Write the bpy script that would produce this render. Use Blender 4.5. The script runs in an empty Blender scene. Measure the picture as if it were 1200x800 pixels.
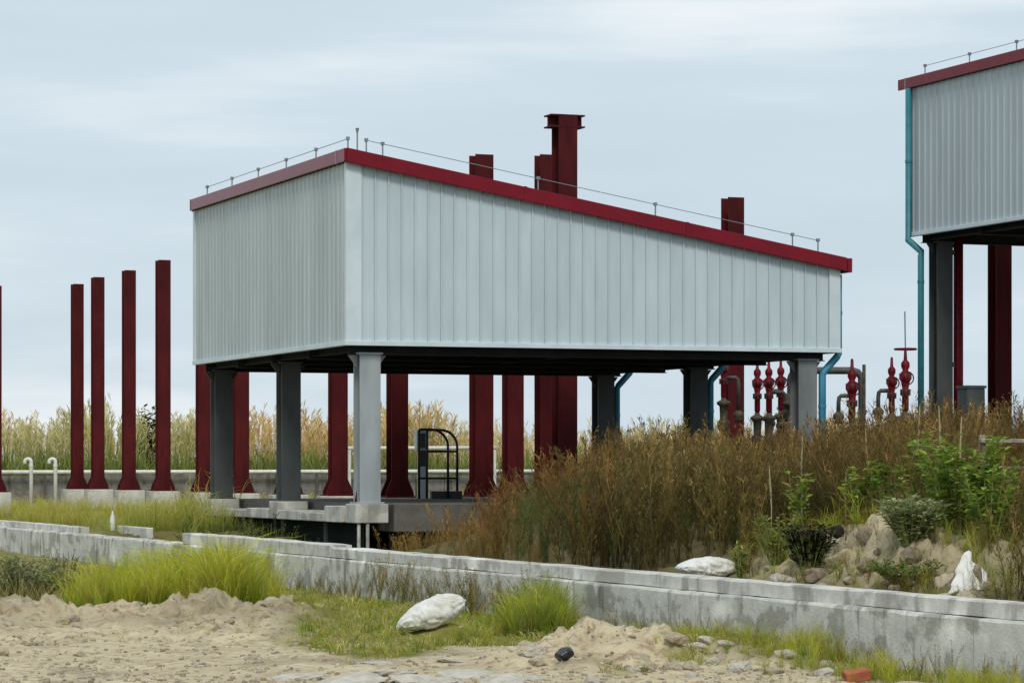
import bpy, bmesh, math, random
import numpy as np
from mathutils import Vector, Matrix
R_ = math.radians
random.seed(7); rng = np.random.default_rng(7)
scn = bpy.context.scene
col = scn.collection

# ------------------------------------------------------------------ camera
FPX, HZ, EYE = 3500.0, 550.0, 1.6           # focal length and horizon row in photo pixels, eye height in m
cam = bpy.data.cameras.new('camera'); cam.sensor_width = 36; cam.lens = 36*FPX/1200
cam.shift_y = (HZ-400)/1200; cam.clip_start = .5; cam.clip_end = 6000
co = bpy.data.objects.new('camera', cam); co.location = (0, 0, EYE); co.rotation_euler = (R_(90), 0, 0)
col.objects.link(co); scn.camera = co

# ------------------------------------------------------------------ sky, sun, exposure
SUN_EL, SUN_AZ = 46, 176                     # azimuth clockwise from +Y: behind the camera
w = bpy.data.worlds.new('World'); scn.world = w; w.use_nodes = True
nt = w.node_tree; N = nt.nodes; Lk = nt.links; bg = N['Background']
sky = N.new('ShaderNodeTexSky'); sky.sky_type = 'NISHITA'; sky.sun_disc = False
sky.sun_elevation = R_(SUN_EL); sky.sun_rotation = R_(SUN_AZ); sky.dust_density = 2.5
tc = N.new('ShaderNodeTexCoord')
mp = N.new('ShaderNodeMapping'); mp.inputs['Scale'].default_value = (2.2, 2.2, 15); mp.inputs['Location'].default_value = (.35, 0, .62)
nz = N.new('ShaderNodeTexNoise'); nz.inputs['Scale'].default_value = 1.6; nz.inputs['Detail'].default_value = 7; nz.inputs['Roughness'].default_value = .5
Lk.new(tc.outputs['Generated'], mp.inputs[0]); Lk.new(mp.outputs[0], nz.inputs['Vector'])
rp = N.new('ShaderNodeValToRGB'); e = rp.color_ramp.elements
e[0].position = .36; e[0].color = (.52, .62, .69, 1); e[1].position = .66; e[1].color = (.76, .81, .84, 1)
m_ = e.new(.52); m_.color = (.57, .665, .735, 1)
Lk.new(nz.outputs['Fac'], rp.inputs[0])
sc_ = N.new('ShaderNodeVectorMath'); sc_.operation = 'SCALE'; sc_.inputs['Scale'].default_value = 10
Lk.new(rp.outputs[0], sc_.inputs[0])
mx = N.new('ShaderNodeMix'); mx.data_type = 'RGBA'; mx.inputs[0].default_value = .93
Lk.new(sky.outputs[0], mx.inputs[6]); Lk.new(sc_.outputs[0], mx.inputs[7]); Lk.new(mx.outputs[2], bg.inputs[0])
bg.inputs[1].default_value = .1
sl = bpy.data.lights.new('sun', 'SUN'); sl.energy = 1.5; sl.angle = R_(14); sl.color = (1, .94, .84)
so = bpy.data.objects.new('sun', sl); col.objects.link(so)
sd = Vector((math.sin(R_(SUN_AZ))*math.cos(R_(SUN_EL)), math.cos(R_(SUN_AZ))*math.cos(R_(SUN_EL)), math.sin(R_(SUN_EL))))
so.rotation_euler = (-sd).to_track_quat('-Z', 'Y').to_euler(); so.location = (0, 0, 40)
vs = scn.view_settings; vs.view_transform = 'Standard'; vs.look = 'None'; vs.exposure = .2; vs.gamma = 1
scn.cycles.max_bounces = 8; scn.cycles.transparent_max_bounces = 8

# ------------------------------------------------------------------ place coordinates
TH = math.atan2(1320, 3500)                  # the yard's grid is turned by this angle to the view
CS, SN = math.cos(TH), math.sin(TH)
P0 = (-2.575, 46.7)                          # near corner of the cladded shed
def st(s, t, o=P0): return (o[0]+CS*s-SN*t, o[1]+SN*s+CS*t)
def inv(X, Y, o=P0):
    dx, dy = X-o[0], Y-o[1]; return (CS*dx+SN*dy, -SN*dx+CS*dy)
def pix(px, Y): return (px-600)/FPX*Y
def zpix(py, Y): return EYE-(py-HZ)/FPX*Y
def t_at(s, px):
    k = (px-600)/FPX; return (P0[0]+CS*s-k*(P0[1]+SN*s))/(k*CS+SN)
WS = -2.54                                   # the low wall runs along s = WS

# ------------------------------------------------------------------ noise
def _h(ix, iy, seed):
    n = (ix.astype(np.int64)*374761393+iy.astype(np.int64)*668265263+seed*974711) & 0x7fffffff
    n = ((n ^ (n >> 13))*1274126177) & 0x7fffffff
    return ((n ^ (n >> 16)) & 0xffff)/65535.0
def vn(x, y, seed=0):
    x = np.asarray(x, float); y = np.asarray(y, float)
    ix, iy = np.floor(x), np.floor(y); fx, fy = x-ix, y-iy
    fx = fx*fx*fx*(fx*(fx*6-15)+10); fy = fy*fy*fy*(fy*(fy*6-15)+10)
    a, b = _h(ix, iy, seed), _h(ix+1, iy, seed); c, d = _h(ix, iy+1, seed), _h(ix+1, iy+1, seed)
    return (a*(1-fx)+b*fx)*(1-fy)+(c*(1-fx)+d*fx)*fy
def fbm(x, y, o=4, seed=0, g=.5):
    r = 0; a = 1; tot = 0
    for i in range(o):
        r = r+a*vn(x*2**i+13.7*i, y*2**i-7.3*i, seed+i); tot += a; a *= g
    return r/tot
def sm(a, b, x): k = np.clip((x-a)/(b-a), 0, 1); return k*k*(3-2*k)

# ------------------------------------------------------------------ terrain height
def height(X, Y):
    X = np.asarray(X, float); Y = np.asarray(Y, float)
    s = CS*(X-P0[0])+SN*(Y-P0[1]); t = -SN*(X-P0[0])+CS*(Y-P0[1])
    px = 600+FPX*X/np.maximum(Y, 1)
    near = 1-sm(55, 70, Y)
    wx = X+.25*(fbm(X*2, Y*1.2, 3, 7)-.5); wy = Y+.5*(fbm(X*2+4, Y*1.2, 3, 9)-.5)
    clod = fbm(wx*1.7, wy*.9, 5, 3, .58); bil = np.abs(2*fbm(wx*2.6, wy*1.5, 5, 11, .58)-1); lump = np.maximum(.36-bil, 0)/.36
    yc = Y-31.6-1.5*(vn(X*.5, X*0+2., 5)-.5)
    bank = (np.exp(-(yc/1.3)**2)+.45*np.exp(-((yc+3)/1.6)**2))*(1-sm(-2.6, -1.3, X))
    rub = np.exp(-((Y-25.2-.28*X)/1.3)**2)*sm(-.5, .5, X)*(1-sm(2.4, 3.3, X))
    fr = .07*(clod-.5)+bank*(.02+.15*lump*(.4+clod)+.36*np.maximum(clod-.48, 0))+rub*(.02+.17*lump*(.3+clod)+.30*np.maximum(clod-.45, 0))
    act = .35+2.0*np.clip(bank+rub, 0, 1)
    fr = fr+.035*(fbm(X*6, Y*3.2, 4, 21, .6)-.5)*act+.014*(fbm(X*19, Y*9, 2, 23)-.5)*act
    fr = fr+.17*np.exp(-((X+.62)/.3)**2-((Y-28.35)/.3)**2)
    fr = fr*near
    yard = .48+.1*(fbm(X*.6, Y*.4, 3, 31)-.5)
    mound = .42*sm(-2.3, 0, s)*(1-sm(-3, -1.2, t))*sm(-30, -24, t)
    heap = .38*np.exp(-((s+1.25)/.55)**2)*np.exp(-((t+20.3)/1.9)**2)*(.55+.9*clod)
    rise = 1.0*sm(8.5, 12.5, s)*(1-sm(20, 40, t))
    pit = -.95*sm(-2.35, -2.0, s)*(1-sm(4.8, 5.6, t))*np.maximum((1-sm(9.0, 9.8, s))*sm(-2.2, -1.6, t), (1-sm(1.2, 2.8, s))*sm(-8.5, -6.5, t))
    yd = yard+mound+rise+pit+heap*(.8+.5*lump)+.12*(clod-.5)*near+.05*lump*near
    k = sm(WS-.11, WS+.11, s)
    return fr*(1-k)+yd*k
def gz(X, Y):                                # height of the ground sheet at one point (bilinear in its own grid)
    i = min(max(int(np.searchsorted(gx, X))-1, 0), len(gx)-2); j = min(max(int(np.searchsorted(gy, Y))-1, 0), len(gy)-2)
    a = (X-gx[i])/(gx[i+1]-gx[i]); b = (Y-gy[j])/(gy[j+1]-gy[j])
    return float((GZ[j, i]*(1-a)+GZ[j, i+1]*a)*(1-b)+(GZ[j+1, i]*(1-a)+GZ[j+1, i+1]*a)*b)

# ------------------------------------------------------------------ materials
def mat(name, c1, c2=None, rough=.6, scale=6, bump=0, bscale=40, metal=0, spec=.5, stretch=None, detail=6, lo=.35, hi=.65, coat=0, ior=None, rnd=0):
    m = bpy.data.materials.new(name); m.use_nodes = True
    n = m.node_tree.nodes; l = m.node_tree.links; p = n['Principled BSDF']
    p.inputs['Roughness'].default_value = rough; p.inputs['Metallic'].default_value = metal
    p.inputs['Specular IOR Level'].default_value = spec
    if ior: p.inputs['IOR'].default_value = ior
    if coat: p.inputs['Coat Weight'].default_value = coat; p.inputs['Coat Roughness'].default_value = .3
    t = n.new('ShaderNodeTexCoord'); g = n.new('ShaderNodeMapping')
    if stretch: g.inputs['Scale'].default_value = stretch
    l.new(t.outputs['Object'], g.inputs[0])
    c2 = c2 or tuple(x*.75 for x in c1)
    z = n.new('ShaderNodeTexNoise'); z.inputs['Scale'].default_value = scale; z.inputs['Detail'].default_value = detail; z.inputs['Roughness'].default_value = .6
    l.new(g.outputs[0], z.inputs['Vector'])
    r = n.new('ShaderNodeValToRGB'); r.color_ramp.elements[0].position = lo; r.color_ramp.elements[1].position = hi
    r.color_ramp.elements[0].color = (*c1, 1); r.color_ramp.elements[1].color = (*c2, 1)
    l.new(z.outputs['Fac'], r.inputs[0]); l.new(r.outputs[0], p.inputs['Base Color'])
    if rnd:                                                         # each sheet a slightly different tone
        oi = n.new('ShaderNodeObjectInfo'); mr = n.new('ShaderNodeMapRange'); mr.inputs['To Min'].default_value = 1-rnd; l.new(oi.outputs['Random'], mr.inputs[0])
        vm = n.new('ShaderNodeVectorMath'); vm.operation = 'SCALE'; l.new(r.outputs[0], vm.inputs[0]); l.new(mr.outputs[0], vm.inputs['Scale']); l.new(vm.outputs[0], p.inputs['Base Color'])
    if bump:
        b = n.new('ShaderNodeTexNoise'); b.inputs['Scale'].default_value = bscale; b.inputs['Detail'].default_value = 5
        l.new(g.outputs[0], b.inputs['Vector'])
        bb = n.new('ShaderNodeBump'); bb.inputs['Strength'].default_value = bump; bb.inputs['Distance'].default_value = .02
        l.new(b.outputs['Fac'], bb.inputs['Height']); l.new(bb.outputs[0], p.inputs['Normal'])
    return m
def leafmat(name, trans=.35, rough=.65):
    m = bpy.data.materials.new(name); m.use_nodes = True
    n = m.node_tree.nodes; l = m.node_tree.links; p = n['Principled BSDF']; out = n['Material Output']
    a = n.new('ShaderNodeVertexColor'); a.layer_name = 'Col'
    l.new(a.outputs[0], p.inputs['Base Color']); p.inputs['Roughness'].default_value = rough; p.inputs['Specular IOR Level'].default_value = .2
    tr = n.new('ShaderNodeBsdfTranslucent'); l.new(a.outputs[0], tr.inputs[0])
    x = n.new('ShaderNodeMixShader'); x.inputs[0].default_value = trans
    l.new(p.outputs[0], x.inputs[1]); l.new(tr.outputs[0], x.inputs[2]); l.new(x.outputs[0], out.inputs[0])
    return m
def concrete(name, base, dark, stain, stainamt=.5, scale=1.0):
    """cast concrete: mottling, dark blotches, vertical drip streaks, pits"""
    m = bpy.data.materials.new(name); m.use_nodes = True
    n = m.node_tree.nodes; l = m.node_tree.links; p = n['Principled BSDF']; p.inputs['Roughness'].default_value = .85; p.inputs['Specular IOR Level'].default_value = .25
    t = n.new('ShaderNodeTexCoord')
    def noise(sc, stretch, det=6, lo=.4, hi=.6, ro=.6):
        g = n.new('ShaderNodeMapping'); g.inputs['Scale'].default_value = stretch; l.new(t.outputs['Object'], g.inputs[0])
        z = n.new('ShaderNodeTexNoise'); z.inputs['Scale'].default_value = sc*scale; z.inputs['Detail'].default_value = det; z.inputs['Roughness'].default_value = ro
        l.new(g.outputs[0], z.inputs['Vector'])
        r = n.new('ShaderNodeMapRange'); r.inputs['From Min'].default_value = lo; r.inputs['From Max'].default_value = hi; l.new(z.outputs['Fac'], r.inputs[0]); return r.outputs[0]
    def mixc(f, a, b):
        x = n.new('ShaderNodeMix'); x.data_type = 'RGBA'; l.new(f, x.inputs[0])
        for i, v in ((6, a), (7, b)):
            if isinstance(v, tuple): x.inputs[i].default_value = (*v, 1)
            else: l.new(v, x.inputs[i])
        return x.outputs[2]
    c = mixc(noise(5, (1, 1, 1), 8, .3, .7), base, tuple(.72*v for v in base))
    f = noise(2.0, (1, 1, 1.3), 6, .52, .57, .6)
    q = n.new('ShaderNodeMath'); q.operation = 'MULTIPLY'; q.inputs[1].default_value = stainamt; l.new(f, q.inputs[0])
    c = mixc(q.outputs[0], c, dark)
    f2 = noise(4.5, (1, 1, .14), 4, .56, .64)
    q2 = n.new('ShaderNodeMath'); q2.operation = 'MULTIPLY'; q2.inputs[1].default_value = stainamt*.9; l.new(f2, q2.inputs[0])
    c = mixc(q2.outputs[0], c, stain)
    c = mixc(noise(1.1, (1, 1, 1), 3, .58, .7), c, tuple(min(1, 1.25*v) for v in base))
    l.new(c, p.inputs['Base Color'])
    z = n.new('ShaderNodeTexNoise'); z.inputs['Scale'].default_value = 35; z.inputs['Detail'].default_value = 6; l.new(t.outputs['Object'], z.inputs['Vector'])
    b = n.new('ShaderNodeBump'); b.inputs['Strength'].default_value = .5; b.inputs['Distance'].default_value = .015; l.new(z.outputs['Fac'], b.inputs['Height']); l.new(b.outputs[0], p.inputs['Normal'])
    return m
M = dict(
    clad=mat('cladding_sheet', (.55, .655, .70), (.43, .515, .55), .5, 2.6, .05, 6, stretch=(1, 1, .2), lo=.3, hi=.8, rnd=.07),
    clad2=mat('cladding_weathered', (.47, .54, .555), (.375, .43, .445), .45, 2.6, .04, 8, stretch=(1, 1, .12), lo=.3, hi=.7, rnd=.08),  # streaky side-wall copy of the sheet, the side's shade put into its colour
    trim=mat('trim_sheet', (.62, .71, .745), (.53, .62, .66), .45, 2),
    fascia=mat('fascia_red_paint', (.195, .004, .014), (.155, .003, .012), .22, 3, ior=1.3),
    red=mat('red_oxide_paint', (.105, .012, .014), (.045, .005, .007), .65, 3.5, .1, 30, stretch=(1, 1, .25), lo=.3, hi=.7, ior=1.22),
    redvalve=mat('red_valve_paint', (.22, .007, .018), (.08, .005, .010), .5, 12, ior=1.3),
    steel=mat('grey_column_paint', (.36, .40, .42), (.26, .29, .30), .55, 3, .08, 30, stretch=(1, 1, .3)),  # lit copy of the column paint, for the near column
    dsteel=mat('dark_grey_column_paint', (.075, .088, .088), (.045, .054, .054), .6, 3, .08, 30, stretch=(1, 1, .3)),  # same column paint with the shade under the shed put into the colour
    midsteel=mat('mid_grey_column_paint', (.20, .215, .22), (.13, .14, .145), .6, 3, .08, 30, stretch=(1, 1, .3)),  # same column paint with part of that shade put in
    soffit=mat('soffit_steel', (.035, .037, .04), (.022, .023, .025), .8, 3, spec=.2),  # steel set near black, underside shade put into the colour
    blue=mat('blue_plastic_pipe', (.045, .26, .38), (.03, .20, .31), .45, 5),
    teal=mat('teal_plastic_pipe', (.03, .20, .24), (.02, .15, .19), .45, 5),
    wire=mat('wire_steel', (.28, .31, .33), (.2, .22, .24), .5, 5, metal=.3),
    black=mat('black_rail_paint', (.012, .011, .013), (.02, .018, .02), .5, 5),
    white=mat('white_paint', (.76, .76, .72), (.6, .6, .56), .5, 8),
    pipegrey=mat('pipe_grey', (.10, .10, .09), (.05, .047, .04), .6, 8),
    tanbody=mat('valve_body_tan', (.13, .105, .07), (.04, .033, .024), .7, 12),
    liner=mat('dark_liner', (.004, .009, .009), (.009, .014, .013), .8, 4, spec=.15),  # near-black tone, the void's darkness put into the colour
    sack=mat('woven_sack', (.72, .72, .68), (.52, .50, .44), .8, 6, .6, 16, lo=.45, hi=.7),
    bag=mat('black_bag', (.006, .006, .007), (.012, .012, .013), .35, 9),
    rock=mat('rubble_stone', (.50, .43, .31), (.33, .27, .185), .95, 3, .9, 9),
    earth=mat('brown_earth_clod', (.30, .25, .17), (.16, .125, .08), .95, 3, .9, 9),
    pale=mat('pale_mortar', (.58, .55, .47), (.40, .36, .29), .95, 3, .9, 9),
    darkrock=mat('dark_earth_clod', (.035, .03, .022), (.016, .014, .011), .95, 7, .8, 25),
    brick=mat('orange_brick', (.42, .13, .06), (.30, .09, .045), .9, 12, .5, 30),
    conc=concrete('pedestal_concrete', (.60, .59, .53), (.30, .28, .24), (.2, .19, .16), .6),
    oldbeam=concrete('old_beam_concrete', (.38, .34, .27), (.2, .17, .13), (.14, .12, .09), .7),
    slab=concrete('deck_concrete', (.15, .14, .12), (.10, .092, .08), (.09, .08, .07), .5),
    wall=concrete('wall_concrete', (.70, .69, .64), (.30, .285, .245), (.14, .125, .105), .75),
    lip=concrete('wall_lip_concrete', (.70, .69, .64), (.40, .385, .35), (.28, .265, .24), .7),
    backwall=concrete('back_wall_concrete', (.24, .225, .2), (.10, .095, .08), (.07, .065, .055), .6),
    leaf=leafmat('plant_leaf'), dry=leafmat('dry_plant', .25, .8), stem=mat('green_stem', (.16, .2, .05), (.12, .14, .04), .7, 6),
    twig=mat('dry_stem', (.4, .36, .2), (.3, .26, .14), .8, 6),
)
def ground_mat():
    m = bpy.data.materials.new('ground_soil'); m.use_nodes = True
    n = m.node_tree.nodes; l = m.node_tree.links; p = n['Principled BSDF']; p.inputs['Roughness'].default_value = .95; p.inputs['Specular IOR Level'].default_value = .1
    t = n.new('ShaderNodeTexCoord')
    def noise(sc, lo, hi, det=6, ro=.6):
        z = n.new('ShaderNodeTexNoise'); z.inputs['Scale'].default_value = sc; z.inputs['Detail'].default_value = det; z.inputs['Roughness'].default_value = ro; l.new(t.outputs['Object'], z.inputs['Vector'])
        r = n.new('ShaderNodeMapRange'); r.inputs['From Min'].default_value = lo; r.inputs['From Max'].default_value = hi; l.new(z.outputs['Fac'], r.inputs[0]); return r.outputs[0]
    def mixc(f, a, b):
        x = n.new('ShaderNodeMix'); x.data_type = 'RGBA'; l.new(f, x.inputs[0])
        for i, v in ((6, a), (7, b)):
            if isinstance(v, tuple): x.inputs[i].default_value = (*v, 1)
            else: l.new(v, x.inputs[i])
        return x.outputs[2]
    a = n.new('ShaderNodeVertexColor'); a.layer_name = 'Col'
    sep = n.new('ShaderNodeSeparateColor'); l.new(a.outputs[0], sep.inputs[0])
    sand = mixc(noise(1.3, .35, .65), (.66, .56, .375), (.50, .415, .27))
    sand = mixc(noise(9, .5, .66), sand, (.34, .26, .165))
    sand = mixc(noise(3.7, .58, .7), sand, (.66, .58, .40))
    soil = mixc(noise(6, .35, .65), (.145, .115, .07), (.075, .06, .035))
    turf = mixc(noise(4, .35, .65), (.19, .185, .045), (.30, .265, .09))
    c = mixc(sep.outputs[0], sand, turf); c = mixc(sep.outputs[1], c, soil)
    l.new(c, p.inputs['Base Color'])
    z = n.new('ShaderNodeTexNoise'); z.inputs['Scale'].default_value = 28; z.inputs['Detail'].default_value = 7; z.inputs['Roughness'].default_value = .65; l.new(t.outputs['Object'], z.inputs['Vector'])
    b = n.new('ShaderNodeBump'); b.inputs['Strength'].default_value = .8; b.inputs['Distance'].default_value = .03; l.new(z.outputs['Fac'], b.inputs['Height']); l.new(b.outputs[0], p.inputs['Normal'])
    return m
M['ground'] = ground_mat()

# ------------------------------------------------------------------ helpers
def tag(o, label=None, cat=None, group=None, kind=None):
    if label: o['label'] = label
    if cat: o['category'] = cat
    if group: o['group'] = group
    if kind: o['kind'] = kind
    return o
def empty(name, loc, rz=TH):
    o = bpy.data.objects.new(name, None); o.location = loc; o.rotation_euler = (0, 0, rz); o.empty_display_size = .2
    col.objects.link(o); return o
def link(name, me, m, parent=None, smooth=False):
    if m is not None and not me.materials: me.materials.append(m)
    if smooth:
        for p in me.polygons: p.use_smooth = True
    o = bpy.data.objects.new(name, me); col.objects.link(o)
    if parent is not None: o.parent = parent
    return o
class MB:
    def __init__(s): s.v = []; s.f = []
    def add(s, v, f):
        b = len(s.v); s.v += [tuple(map(float, q)) for q in v]; s.f += [tuple(i+b for i in q) for q in f]; return s
    def box(s, x0, x1, y0, y1, z0, z1):
        return s.add([(x0, y0, z0), (x1, y0, z0), (x1, y1, z0), (x0, y1, z0), (x0, y0, z1), (x1, y0, z1), (x1, y1, z1), (x0, y1, z1)],
                     [(3, 2, 1, 0), (4, 5, 6, 7), (0, 1, 5, 4), (1, 2, 6, 5), (2, 3, 7, 6), (3, 0, 4, 7)])
    def prism(s, poly, axis, a, b):
        """polygon in the two other axes, extruded along axis from a to b"""
        n = len(poly)
        def P(q, k): return {'x': (k, q[0], q[1]), 'y': (q[0], k, q[1]), 'z': (q[0], q[1], k)}[axis]
        v = [P(q, a) for q in poly]+[P(q, b) for q in poly]
        f = [tuple(range(n))[::-1], tuple(range(n, 2*n))]+[(i, (i+1) % n, n+(i+1) % n, n+i) for i in range(n)]
        return s.add(v, f)
    def tube(s, pts, r, n=10):
        pts = [Vector(p) for p in pts]; rr = r if isinstance(r, (list, tuple)) else [r]*len(pts)
        up = None; v = []
        for i, p in enumerate(pts):
            d = (pts[min(i+1, len(pts)-1)]-pts[max(i-1, 0)]).normalized()
            if up is None: up = d.orthogonal().normalized()
            a = (up-d*up.dot(d)).normalized(); up = a; b = d.cross(a)
            v += [p+(a*math.cos(2*math.pi*k/n)+b*math.sin(2*math.pi*k/n))*rr[i] for k in range(n)]
        f = [tuple(range(n))[::-1], tuple(range((len(pts)-1)*n, len(pts)*n))]
        for i in range(len(pts)-1):
            f += [(i*n+k, i*n+(k+1) % n, (i+1)*n+(k+1) % n, (i+1)*n+k) for k in range(n)]
        return s.add(v, f)
    def lathe(s, prof, cx=0, cy=0, n=14):
        return s.tube([(cx, cy, z+i*1e-5) for i, (r, z) in enumerate(prof)], [r for r, z in prof], n)
    def mesh(s, name, bev=0):
        me = bpy.data.meshes.new(name); me.from_pydata(s.v, [], s.f)
        bm = bmesh.new(); bm.from_mesh(me); bmesh.ops.recalc_face_normals(bm, faces=bm.faces)
        if bev:
            bmesh.ops.bevel(bm, geom=[q for q in bm.edges if q.is_manifold and q.calc_face_angle(0) > .5], offset=bev, segments=1, affect='EDGES')
        bm.to_mesh(me); bm.free(); me.update(); return me
    def build(s, name, m, parent=None, bev=0, smooth=False):
        return link(name, s.mesh(name, bev), m, parent, smooth)
def hpoly(w, d, tf=.03, tw=.022):
    a, b = w/2, d/2
    return [(-a, -b), (a, -b), (a, -b+tf), (tw/2, -b+tf), (tw/2, b-tf), (a, b-tf), (a, b), (-a, b), (-a, b-tf), (-tw/2, b-tf), (-tw/2, -b+tf), (-a, -b+tf)]
def off(poly, x, y): return [(p[0]+x, p[1]+y) for p in poly]
def npmesh(name, V, T, C=None):
    me = bpy.data.meshes.new(name); n = len(T); k = T.shape[1]
    me.vertices.add(len(V)); me.vertices.foreach_set('co', V.astype(np.float32).ravel())
    me.loops.add(n*k); me.loops.foreach_set('vertex_index', T.astype(np.int32).ravel())
    me.polygons.add(n); me.polygons.foreach_set('loop_start', np.arange(0, n*k, k, dtype=np.int32)); me.polygons.foreach_set('loop_total', np.full(n, k, np.int32))
    if C is not None:
        a = me.color_attributes.new('Col', 'FLOAT_COLOR', 'POINT')
        a.data.foreach_set('color', np.concatenate([C, np.ones((len(C), 1))], 1).astype(np.float32).ravel())
    me.update(calc_edges=True); return me

# ------------------------------------------------------------------ ground sheet
def axis(segs):
    out = [segs[0][0]]
    for a, b, st_ in segs:
        n = max(1, int(round((b-a)/st_))); out += list(np.linspace(a, b, n+1)[1:])
    return np.array(out)
gx = axis([(-3000, -300, 300), (-300, -40, 20), (-40, -11, 1), (-11, -5.2, .09), (-5.2, 5.2, .04), (5.2, 13, .1), (13, 40, 1), (40, 300, 20), (300, 3000, 300)])
gy = axis([(-60, 10, 10), (10, 20.5, .7), (20.5, 34, .054), (34, 46, .1), (46, 62, .2), (62, 110, .6), (110, 300, 10), (300, 5000, 300)])
GX, GY = np.meshgrid(gx, gy); GZ = height(GX, GY)
nx, ny = len(gx), len(gy); ii = np.arange(nx*ny).reshape(ny, nx)
Q = np.stack([ii[:-1, :-1], ii[:-1, 1:], ii[1:, 1:], ii[1:, :-1]], -1).reshape(-1, 4)
Sg = CS*(GX-P0[0])+SN*(GY-P0[1]); Tg = -SN*(GX-P0[0])+CS*(GY-P0[1])
def turf_mask(X, Y):
    s = CS*(X-P0[0])+SN*(Y-P0[1]); d = WS-s                       # metres in front of the wall
    e_ = fbm(X*.9, Y*.5, 4, 41)-.5
    m = sm(1.5, .5, d+2.2*e_)*sm(-2.6, -1.6, X)
    m = np.maximum(m, sm(26.2, 27.2, Y+3.2*e_)*sm(-2.3, -1.7, X+.9*e_)*(1-sm(.9, 1.6, X)))
    m = np.maximum(m, sm(34, 36, Y+1.2*(fbm(X, Y*.5, 3, 43)-.5)))
    m = np.maximum(m, sm(.58, .66, fbm(X*.8, Y*.45, 4, 47))*.7*sm(-1.5, 0, X))
    return np.clip(m*(.55+.9*fbm(X*3, Y*1.6, 3, 49)), 0, 1)
tm = turf_mask(GX, GY); inside = (Sg > WS).astype(float)
soil = inside*(.75-.6*sm(4, 8, Tg)*(1-sm(9, 12, Sg)))+(1-inside)*.35*sm(.55, .75, fbm(GX*1.5, GY*.8, 4, 51))
TM = tm
tm = np.where(inside > 0, 1.0, tm)
hpz = np.exp(-((Sg+1.3)/.8)**2)*np.exp(-((Tg+20)/2.6)**2)*inside; tm = tm*(1-.95*np.clip(hpz*1.5, 0, 1)); soil = soil*(1-.75*np.clip(hpz*1.5, 0, 1))
bk = np.exp(-((GY-31.2)/1.8)**2)*(1-sm(-2.4, -1.3, GX)); soil = np.maximum(soil, bk*.42*(1-inside)*fbm(GX*2, GY*1.2, 3, 55)*1.5)
C = np.stack([tm.ravel(), soil.ravel(), 0*tm.ravel()], 1)
g = link('ground', npmesh('ground', np.stack([GX.ravel(), GY.ravel(), GZ.ravel()], 1), Q, C), M['ground'], None, True); tag(g, kind='structure')

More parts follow.
